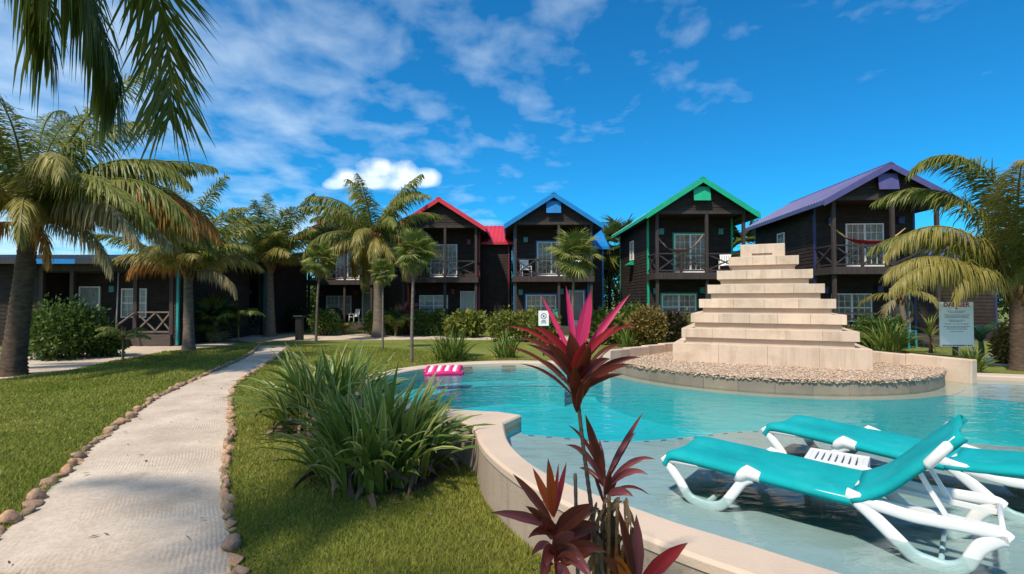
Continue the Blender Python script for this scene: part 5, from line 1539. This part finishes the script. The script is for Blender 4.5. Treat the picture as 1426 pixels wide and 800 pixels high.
cordyline('short dark red cordyline at the bottom edge, right of the tall one', [(880, 1000), (884, 900), (886, 815)], rt, 104, .012, 'ti_red', .02, wk=.76)
# bare canes and dry leaves between them
cn_ = thing('cordyline_canes', 'cluster of bare tan canes with dry leaves among the red cordylines', 'plant', (cpt(850, 1000).x, CY + .08, 0))
rr = random.Random(9)
for x0, x1, yt in ((836, 842, 700), (846, 848, 690), (853, 852, 712), (859, 856, 720), (868, 874, 722), (875, 880, 735), (822, 801, 660), (830, 826, 742), (862, 862, 745), (842, 838, 730), (856, 860, 700), (850, 846, 722), (866, 868, 760)):
    p = cpt(x1, yt, .08 + rr.uniform(-.06, .08)) - cn_.location
    q = Vector(((x0 - 850) / FPX * CY, rr.uniform(-.06, .06), -.03))
    m_ = q.lerp(p, .5) + Vector((rr.uniform(-.01, .01), 0, 0))
    P = smooth3([q, m_, p], 30)
    MB().tube(P, [.0085 * (1.1 if i % 2 else .92) for i in range(31)], 6).build('cane', rr.choice(('fibre', 'trunk_grey', 'trunk_brown')), cn_, True)
for i in range(34):
    x, y = rr.uniform(828, 880), rr.uniform(690, 790)
    p0 = cpt(x, y, .08) - cn_.location
    p2 = p0 + Vector((rr.uniform(-.1, .1), rr.uniform(-.06, .06), rr.uniform(-.16, -.02)))
    o = ti_leaf(cn_, p0, p0.lerp(p2, .5) + Vector((0, 0, .04)), p2, rr.uniform(.012, .03), Ky, rr)
    o.name = 'dry_leaf'

# ------------------------------------------------------------------ sun loungers
def rounded(path, w, h, name, mat, parent, n=10):
    return MB().tube(path, 1.0, n, sq=(w / 2, h / 2), ref=(0, 1, 0)).build(name, mat, parent, True)
def arc_pts(pts, n=26): return smooth3(pts, n)
def lounger(label, loc, dirv, back, sx=1.0):
    t = thing('sun_lounger', label, 'sun lounger', (loc[0], loc[1], Z_SHELF), math.atan2(dirv[1], dirv[0]), 'turquoise sun loungers standing in the pool')
    t.scale.x = sx
    W = .66
    zs = .325
    jx = 1.50
    # sling: seat with rolled foot and rounded long edges
    def sling(path, name, half, thick=.016, roll=.055):
        mb = MB()
        prof = [(-half - .012, -roll), (-half - .022, -roll * .45), (-half - .010, -.008), (-half + .03, .008), (-half * .4, -.006), (0, -.014), (half * .4, -.006), (half - .03, .008), (half + .010, -.008), (half + .022, -roll * .45), (half + .012, -roll)]
        k = len(prof); vs = []; fs = []
        for i, p in enumerate(path):
            d = (Vector(path[min(i + 1, len(path) - 1)]) - Vector(path[max(i - 1, 0)])).normalized()
            up = Vector((-d.z, 0, d.x))
            if up.z < 0 and abs(d.x) > .05: up = -up
            for (a, b) in prof: vs.append(Vector(p) + Vector((0, a + W / 2, 0)) + up * b)
        for i in range(len(path) - 1):
            for j in range(k - 1): fs.append((i * k + j, i * k + j + 1, (i + 1) * k + j + 1, (i + 1) * k + j))
        o = mb.add(vs, fs).build(name, 'sling', t, True)
        sm = o.modifiers.new('solid', 'SOLIDIFY'); sm.thickness = .012; sm.offset = -1
        for ys in (.045, W - .045):
            MB().tube([(p[0], ys, p[2] + .0065) for p in path[1:]], .0035, 5).build('seam', 'sling_seam', o)
        return o
    seat = arc_pts([(-.01, 0, zs - .035), (.035, 0, zs + .035), (.13, 0, zs + .062), (.45, 0, zs + .052), (1.0, 0, zs + .030), (1.35, 0, zs + .014), (jx, 0, zs + .012)], 40)
    sling(seat, 'seat_sling', W / 2)
    ca, sa = math.cos(back), math.sin(back)
    Lb = .84
    bp = [(jx - .005, 0, zs + .014)]
    for i in range(1, 13):
        u = i / 12
        a = back * min(1, .35 + u * 1.6)
        q = bp[-1]
        bp.append((q[0] + math.cos(a) * Lb / 12, 0, q[2] + math.sin(a) * Lb / 12))
    sling(bp, 'back_sling', W / 2, roll=.05)
    e = Vector(bp[-1])
    for y in (.0, W):
        # long rail under the sling
        rounded([(.02, y, zs - .01), (.5, y, zs + .012), (1.0, y, zs), (jx + .02, y, zs - .01)], .05, .05, 'side_rail', 'white_plastic', t, 8)
        # front U leg
        rounded(arc_pts([(.0, y, zs + .015), (.05, y, zs - .045), (.16, y, .16), (.24, y, .055), (.34, y, .024), (.46, y, .024), (.55, y, .06), (.64, y, .17), (.72, y, zs - .05), (.79, y, zs - .01)], 44), .080, .050, 'front_leg', 'white_plastic', t)
        # knuckle caps where frame meets sling
        kc = MB().tube([(.66, y, zs - .055), (.70, y, zs - .01), (.76, y, zs + .03), (.84, y, zs + .012), (.87, y, zs - .02)], [.02, .05, .056, .045, .02], 10, ref=(0, 1, 0)).build('knuckle', 'white_plastic', t, True)
        # rear frame: straight bar behind the seat and a wide V leg
        rounded(arc_pts([(jx - .03, y, zs + .03), (jx + .10, y, zs + .002), (jx + .35, y, zs - .03), (2.0, y, zs - .028), (2.30, y, zs - .022), (2.37, y, zs - .05)], 30), .078, .054, 'rear_rail', 'white_plastic', t)
        rounded(arc_pts([(jx + .02, y, zs + .005), (jx + .12, y, zs - .07), (jx + .28, y, .12), (jx + .37, y, .045), (jx + .47, y, .024), (jx + .57, y, .024), (jx + .65, y, .07), (2.22, y, .19), (2.31, y, zs - .06), (2.36, y, zs - .045)], 44), .092, .054, 'rear_leg', 'white_plastic', t)
        # back frame side with white end cap
        rounded([bp[1][0:1] + (y,) + (bp[1][2] - .03,), (bp[5][0], y, bp[5][2] - .04), (e.x - .02, y, e.z - .035)], .04, .04, 'back_rail', 'white_plastic', t, 8)
        a = Vector((math.cos(back), 0, math.sin(back))); up = Vector((-a.z, 0, a.x))
        c0 = e - a * .30 - up * .035
        yo = -.018 if y == 0 else .018
        MB().tube([(c0.x, y + yo, c0.z), (c0.x + a.x * .02, y + yo, c0.z + a.z * .02), (e.x - a.x * .09, y + yo, e.z - a.z * .09 - .02), (e.x - a.x * .07, y + yo, e.z - a.z * .07 - .02)], [.02, .034, .034, .02], 10, ref=(0, 1, 0)).build('back_cap', 'white_plastic', t, True)
    for x, z_ in ((.04, zs - .02), (.76, zs - .01), (jx, zs - .005), (2.34, zs - .04), (jx + .52, .03), (.4, .03)):
        rounded([(x, .0, z_), (x, W, z_)], .045, .035, 'crossbar', 'white_plastic', t, 8)
    # prop holding the backrest
    pm = Vector(bp[7])
    for y in (.12, W - .12):
        MB().bar((pm.x, y, pm.z - .04), (min(2.15, pm.x + .18), y, zs - .05), .03, .03, (0, 1, 0)).build('back_prop', 'white_plastic', t)
    for y in (.16, W - .16):
        MB().bar((jx, y, zs - .02), (2.33, y, zs - .045), .035, .03).build('ratchet_rail', 'white_plastic', t)
    return t
lounger('turquoise sun lounger in front, backrest raised', (1.31, 4.50), (.75, -.661), R(44), .91)
lounger('turquoise sun lounger behind the little table, backrest laid almost flat', (2.66, 5.5), (.62, -.785), R(9))
# small slatted resin table between them
tb = thing('side_table', 'small white slatted plastic table between the two sun loungers', 'table', (2.43, 4.35, Z_SHELF), math.atan2(-.61, .79))
tw, td, th_ = .44, .40, .37
for i in range(8):
    x0 = .03 + i * (tw - .06) / 8
    MB().box(x0 + .006, x0 + (tw - .06) / 8 - .006, .05, td - .05, th_ - .022, th_ - .002).build('slat', 'table_plastic', tb, bevel=.003)
MB().box(0, tw, 0, .05, th_ - .05, th_).box(0, tw, td - .05, td, th_ - .05, th_).box(0, .036, .0505, td - .0505, th_ - .05, th_).box(tw - .036, tw, .0505, td - .0505, th_ - .05, th_).build('top_frame', 'table_plastic', tb, bevel=.006)
MB().box(.03, tw - .03, .008, .03, th_ - .10, th_ - .051).build('apron', 'table_plastic', tb)
MB().box(.03, tw - .03, td - .03, td - .008, th_ - .10, th_ - .051).build('apron', 'table_plastic', tb)
for x in (0, tw - .05):
    MB().box(x, x + .05, 0.0, td, .14, th_ - .051).build('side_panel', 'table_plastic', tb, bevel=.005) if x else None
    for y in (0, td - .06):
        MB().box(x + .002, x + .048, y + .002, y + .058, 0, .139 if x else th_ - .051).build('leg', 'table_plastic', tb, bevel=.005)

# ------------------------------------------------------------------ pool float
fp = at(618, 520, Z_WAT)
ft = thing('pool_float', 'pink and white striped inflatable float against the far pool wall', 'pool float', (fp.x, fp.y, Z_WAT), R(12))
for i in range(9):
    x = -.34 + i * .085
    P = smooth3([(x - .06, -.16, .02), (x - .03, -.1, .07), (x, 0, .10), (x + .03, .1, .11), (x + .05, .17, .06)], 14)
    MB().tube(P, [.02] + [.05] * 13 + [.02], 10).build('tube', 'pink_vinyl' if i % 2 == 0 else 'white_vinyl', ft, True)
MB().tube(smooth3([(-.42, -.14, .0), (0, -.17, .02), (.42, -.12, .0)], 12), [.02] + [.055] * 11 + [.02], 10).build('end_tube', 'pink_vinyl', ft, True)

# ------------------------------------------------------------------ signs
def text_mesh(body, size, bold=0.0):
    cu = bpy.data.curves.new('lettering', 'FONT')
    cu.body = body; cu.size = size; cu.align_x = 'CENTER'; cu.align_y = 'CENTER'; cu.extrude = .0008; cu.offset = bold; cu.resolution_u = 2
    o = bpy.data.objects.new('lettering', cu); C.objects.link(o)
    dg = bpy.context.evaluated_depsgraph_get(); dg.update()
    me = bpy.data.meshes.new_from_object(o.evaluated_get(dg))
    bpy.data.objects.remove(o); bpy.data.curves.remove(cu)
    return me
b = at(1333, 512); Yd = b.y; s = FPX / Yd
sw, shh = 45 / s, 62 / s
zc = atd(1333, 452, Yd).z
sg = thing('danger_sign', 'white danger notice board on a post behind the pebble deck', 'sign', (b.x, Yd, 0), R(-3))
MB().box(-.055, .055, .01, .10, 0, zc - shh / 2 + .25).build('post', 'wood_post', sg)
MB().box(-sw / 2, sw / 2, -.02, .008, zc - shh / 2, zc + shh / 2).build('board', 'sign_white', sg, bevel=.004)
me = text_mesh('DANGER', .185, .006); me.materials.append(MATS['sign_red'])
o = link('lettering', me, sg); o.location = (0, -.0225, zc + shh / 2 - .085); o.rotation_euler.x = PI / 2
o = MB().tube([(0, 0, 0), (0, -.003, 0)], [.028, .028], 12).build('dot', 'sign_red', sg); o.location = (0, -.0205, zc + shh / 2 - .19)
rr = random.Random(4)
z_ = zc + shh / 2 - .27
for grp, (k, wd) in enumerate(((2, .52), (3, .76), (2, .5), (1, .72), (3, .78), (1, .4))):
    for i in range(k):
        m_ = MB(); x = -wd / 2 * sw * (1 if i == 0 else rr.uniform(.7, 1)); xe = -x
        while x < xe - .02:
            l_ = rr.uniform(.025, .075)
            m_.box(x, min(xe, x + l_), -.0222, -.0205, z_ - .008, z_ + .008); x += l_ + .014
        m_.build('print_line', 'sign_ink', sg); z_ -= .039
    z_ -= .036
m_ = MB(); x = -sw * .44
while x < sw * .44:
    l_ = rr.uniform(.03, .07); m_.box(x, x + l_, -.0222, -.0205, zc - shh / 2 + .02, zc - shh / 2 + .055); x += l_ + .012
m_.build('print_line', 'sign_ink', sg)
# no-diving sign
b = at(757, 497); Yd = b.y + .3; s = FPX / Yd
zc = atd(757, 443.5, Yd).z; sw, shh = 14.5 / s, 21 / s
px_ = (757 - 713) / FPX * Yd
ns_ = thing('no_diving_sign', 'small white prohibition sign on a thin post at the pool edge', 'sign', (px_, Yd, 0))
MB().box(-.03, .03, .004, .05, 0, zc + .1).build('post', 'black_metal', ns_)
MB().box(-sw / 2, sw / 2, -.014, .002, zc - shh / 2, zc + shh / 2).build('board', 'sign_white', ns_, bevel=.003)
rg = MB()
k = 28; ro, ri = .105, .082
vs = [(math.cos(2 * PI * i / k) * r_, y, math.sin(2 * PI * i / k) * r_) for y in (-.017, -.0145) for r_ in (ro, ri) for i in range(k)]
rg.add(vs, [(i, (i + 1) % k, k + (i + 1) % k, k + i) for i in range(k)]).bar((-.07, -.016, .07), (.07, -.016, -.07), .0022, .02, (0, 1, 0)).box(-.03, .03, -.0165, -.0150, -.035, .035)
o = rg.build('emblem', 'sign_ink', ns_); o.location.z = zc + .075
m_ = MB().box(-.07, .07, -.0165, -.0145, zc - .09, zc - .065).box(-.09, .09, -.0165, -.0145, zc - .135, zc - .11)
m_.build('print_line', 'sign_ink', ns_)
MB().box(-.10, .10, -.0165, -.0145, zc - .18, zc - .155).build('print_line', 'paint_teal', ns_)

# ------------------------------------------------------------------ furniture and small things
def chair(label, loc, rotz, mat, s=1.0, group='garden chairs on the porches', recline=.2):
    t = thing('garden_chair', label, 'chair', loc, rotz, group)
    MB().box(-.27, .27, -.26, .24, .38, .42).build('seat', mat, t, bevel=.012)
    bk = MB()
    for i in range(5):
        x = -.22 + i * .11
        bk.bar((x, .24, .44), (x, .24 + recline * .55, .96), .085, .02, (0, 1, 0))
    bk.bar((-.28, .24 + recline * .58, .97), (.28, .24 + recline * .58, .97), .03, .08).bar((-.27, .26, .46), (.27, .26, .46), .03, .06)
    bk.build('backrest', mat, t)
    for x in (-.27, .27):
        for y in (-.24, .22):
            MB().bar((x * 1.04, y * 1.05, 0), (x, y, .40), .045, .045, (0, 1, 0)).build('leg', mat, t)
        MB().box(x - .035, x + .035, -.27, .30, .60, .63).build('armrest', mat, t, bevel=.008)
        MB().bar((x, -.24, .40), (x, -.24, .60), .04, .04, (0, 1, 0)).build('arm_support', mat, t)
    t.scale = (s, s, s)
    return t
h = cab_blue
chair('white plastic chair at the left of the blue cabin balcony', house_pt(h, .68, .75, ZS), R(15), 'white_plastic')
chair('white plastic chair at the right of the blue cabin balcony', house_pt(h, 3.65, .75, ZS), R(-15), 'white_plastic')
chair('white plastic chair at the right end of the green cabin balcony', house_pt(cab_green, 3.75, .7, ZS), R(-25), 'white_plastic')
chair('black chair on the balcony of the half-hidden red cabin', house_pt(cab_red2, 3.4, .7, ZS), R(10), 'black_metal')
chair('black chair on the porch of the half-hidden red cabin', house_pt(cab_red2, 2.1, .4, ZF), R(40), 'black_metal')
chair('black chair on the ground porch of the bright red cabin', house_pt(cab_red, 2.3, .5, ZF), R(-30), 'black_metal')
chair('dark chair on the porch of the blue cabin', house_pt(cab_blue, 2.2, .45, ZF), R(-20), 'teal_plastic')
chair('dark chair left of the balcony posts on the bright red cabin', house_pt(cab_red, .8, .8, ZS), R(20), 'black_metal')
b = at(1284, 488)
chair('teal plastic chair half hidden by the spiky plant', (b.x, b.y + .9, 0), R(30), 'teal_plastic', 1.15, None)
b = at(1376, 497)
sb = thing('garden_table', 'small grey folding table under the banana leaves', 'table', (b.x, b.y + .7, 0))
MB().box(-.32, .32, -.25, .25, .50, .53).build('top', 'grey_metal', sb)
for x in (-.28, .28):
    for y in (-.2, .2): MB().box(x - .02, x + .02, y - .02, y + .02, 0, .499).build('leg', 'grey_metal', sb)
chair('white plastic chair glimpsed on the half-hidden red cabin porch', house_pt(cab_red2, 2.95, .9, ZF), R(-35), 'white_plastic', .9)
def hammock(label, house, a, b, mat, tail, sag=.5, wid=.5):
    pa, pb = house_pt(house, *a), house_pt(house, *b)
    t = thing('hammock', label, 'hammock', pa.lerp(pb, .5) * 1.0, 0, 'hammocks on the balconies')
    o0 = Vector(t.location)
    n = 24
    vs, fs = [], []
    perp = Vector((-(pb - pa).y, (pb - pa).x, 0)).normalized()
    c0, c1 = .24, .80
    for i in range(n + 1):
        u = c0 + (c1 - c0) * i / n
        p = pa.lerp(pb, u) + Vector((0, 0, -sag * 4 * u * (1 - u)))
        w = wid * math.sin(PI * i / n) ** .6 * .5 + .04
        for j in range(7):
            q = (j - 3) / 3
            vs.append(p - o0 + perp * q * w + Vector((0, 0, .16 * q * q * math.sin(PI * i / n))))
    for i in range(n):
        for j in range(6): fs.append((i * 7 + j, i * 7 + j + 1, i * 7 + j + 8, i * 7 + j + 7))
    MB().add(vs, fs).build('bed', mat, t, True)
    for p, u in ((pa, c0), (pb, c1)):
        q = pa.lerp(pb, u) + Vector((0, 0, -sag * 4 * u * (1 - u)))
        MB().tube([p - o0, p.lerp(q, .5) + Vector((0, 0, -.03)) - o0, q - o0], [.02, .035, .045], 6).build('cord', tail, t, True)
    return t
hammock('pale red hammock slung across the green cabin balcony', cab_green, (.10, .45, 5.35), (2.56, .5, 5.35), 'hammock_pale', 'hammock_pale', .95)
hammock('red striped hammock slung across the purple cabin balcony', cab_purple, (.10, .5, 5.45), (3.3, .35, 5.2), 'hammock_red', 'hammock_tan', .85, .7)
# white rock by the big palm, thin pole, dark post
me = SM[2].copy(); me.materials.clear(); me.materials.append(MATS['rock_white'])
b = at(38, 503)
o = link('white_rock', me); o.location = (b.x, b.y + .5, .2); o.scale = (.26, .24, .34)
tag(o, 'whitewashed rock standing right of the left palm trunk', 'rock')
b = at(161, 482)
pl = thing('flag_pole', 'thin pale pole in front of the blue-eaved porch', 'pole', (b.x, b.y, 0))
MB().tube([(0, 0, 0), (.08, 0, atd(166, 366, b.y).z)], [.035, .028], 8).build('shaft', 'grey_metal', pl, True)
MB().tube([(0, 0, 0), (0, 0, .05)], [.1, .07], 12).build('foot', 'grey_metal', pl, True)
b = at(417, 474)
pb_ = thing('garden_bollard', 'short black post with wide cap near the end of the sand path', 'bollard', b)
MB().box(-.16, .16, -.16, .16, 0, 1.15).build('shaft', 'black_metal', pb_, bevel=.02)
MB().box(-.24, .24, -.24, .24, 1.151, 1.22).build('cap', 'black_metal', pb_, bevel=.02)

# ------------------------------------------------------------------ grass blades of the lawn (nobody could count them)
n = 760000
r = np.exp(RNG.uniform(math.log(2.6), math.log(24), n))
a = RNG.uniform(R(-58), R(30), n)
gx, gy = r * np.sin(a), r * np.cos(a)
ok = ~in_poly(gx, gy, OUTER)
pathpoly = PL + PR[::-1]
ok &= ~in_poly(gx, gy, pathpoly)
cross = [tuple(p) for p in A2] + [tuple(p) for p in B2[::-1]]
ok &= ~in_poly(gx, gy, cross)
for (cx, cy, rx, ry) in ((c1.x + .1, c1.y + .25, .66, .8), (c2.x, c2.y + .2, .6, .64)):
    ok &= ((gx - cx) / rx) ** 2 + ((gy - cy) / ry) ** 2 > 1
ok &= gy < 22
ok &= in_poly(gx, gy, [(-40, 0), (12, 0), (12, 13), (1.0, 17), (-6, 22), (-40, 22)])
gx, gy, r = gx[ok], gy[ok], r[ok]
n = len(gx)
patch = np.sin(gx * 1.7 + 2.1 * np.sin(gy * .9)) * np.sin(gy * 1.4 + 1.3 * np.sin(gx * 1.1)) + .5 * np.sin(gx * 4.3 + gy * 2.2) * np.sin(gy * 5.1 - gx * 1.7)
h = (1 + .38 * patch) * RNG.uniform(.020, .048, n) * (1 + .03 * np.minimum(r, 14))
th = RNG.uniform(0, 2 * PI, n)
w = RNG.uniform(.0024, .0046, n) * (.7 + .2 * r)
lean = RNG.uniform(.3, 1.3, n) * h
la = RNG.uniform(0, 2 * PI, n)
bx_, by_ = np.cos(th) * w, np.sin(th) * w
V = np.stack([np.c_[gx - bx_, gy - by_, np.zeros(n)], np.c_[gx + bx_, gy + by_, np.zeros(n)], np.c_[gx + np.cos(la) * lean, gy + np.sin(la) * lean, h]], 1).reshape(-1, 3)
F = np.arange(n * 3).reshape(-1, 3)
o = link('grass', np_mesh('grass', V, F, 'grass_blade'))
tag(o, 'short green lawn grass either side of the sand path', 'grass', kind='stuff')

# dry bits of leaf lying about on the lawn and the sand
n = 900
gx = RNG.uniform(-9, 1, n); gy = RNG.uniform(3.5, 15, n)
ok = ~in_poly(gx, gy, OUTER)
gx, gy = gx[ok], gy[ok]; n = len(gx)
on_path = in_poly(gx, gy, pathpoly)
keep = ~on_path | (RNG.random(n) < .35)
gx, gy, on_path = gx[keep], gy[keep], on_path[keep]; n = len(gx)
z0 = np.where(on_path, .035, .03)
a = RNG.uniform(0, 2 * PI, n); l_ = RNG.uniform(.012, .05, n); w = l_ * RNG.uniform(.15, .4, n)
ca, sa = np.cos(a), np.sin(a)
V = np.stack([np.c_[gx - ca * l_, gy - sa * l_, z0], np.c_[gx + sa * w, gy - ca * w, z0 + .008], np.c_[gx + ca * l_, gy + sa * l_, z0 + RNG.uniform(0, .02, n)], np.c_[gx - sa * w, gy + ca * w, z0 + .006]], 1).reshape(-1, 3)
o = link('leaf_litter', np_mesh('leaf_litter', V, np.arange(n * 4).reshape(-1, 4), 'lily_dead'))
tag(o, 'scattered dry leaf bits on the lawn and path', 'leaf litter', kind='stuff')
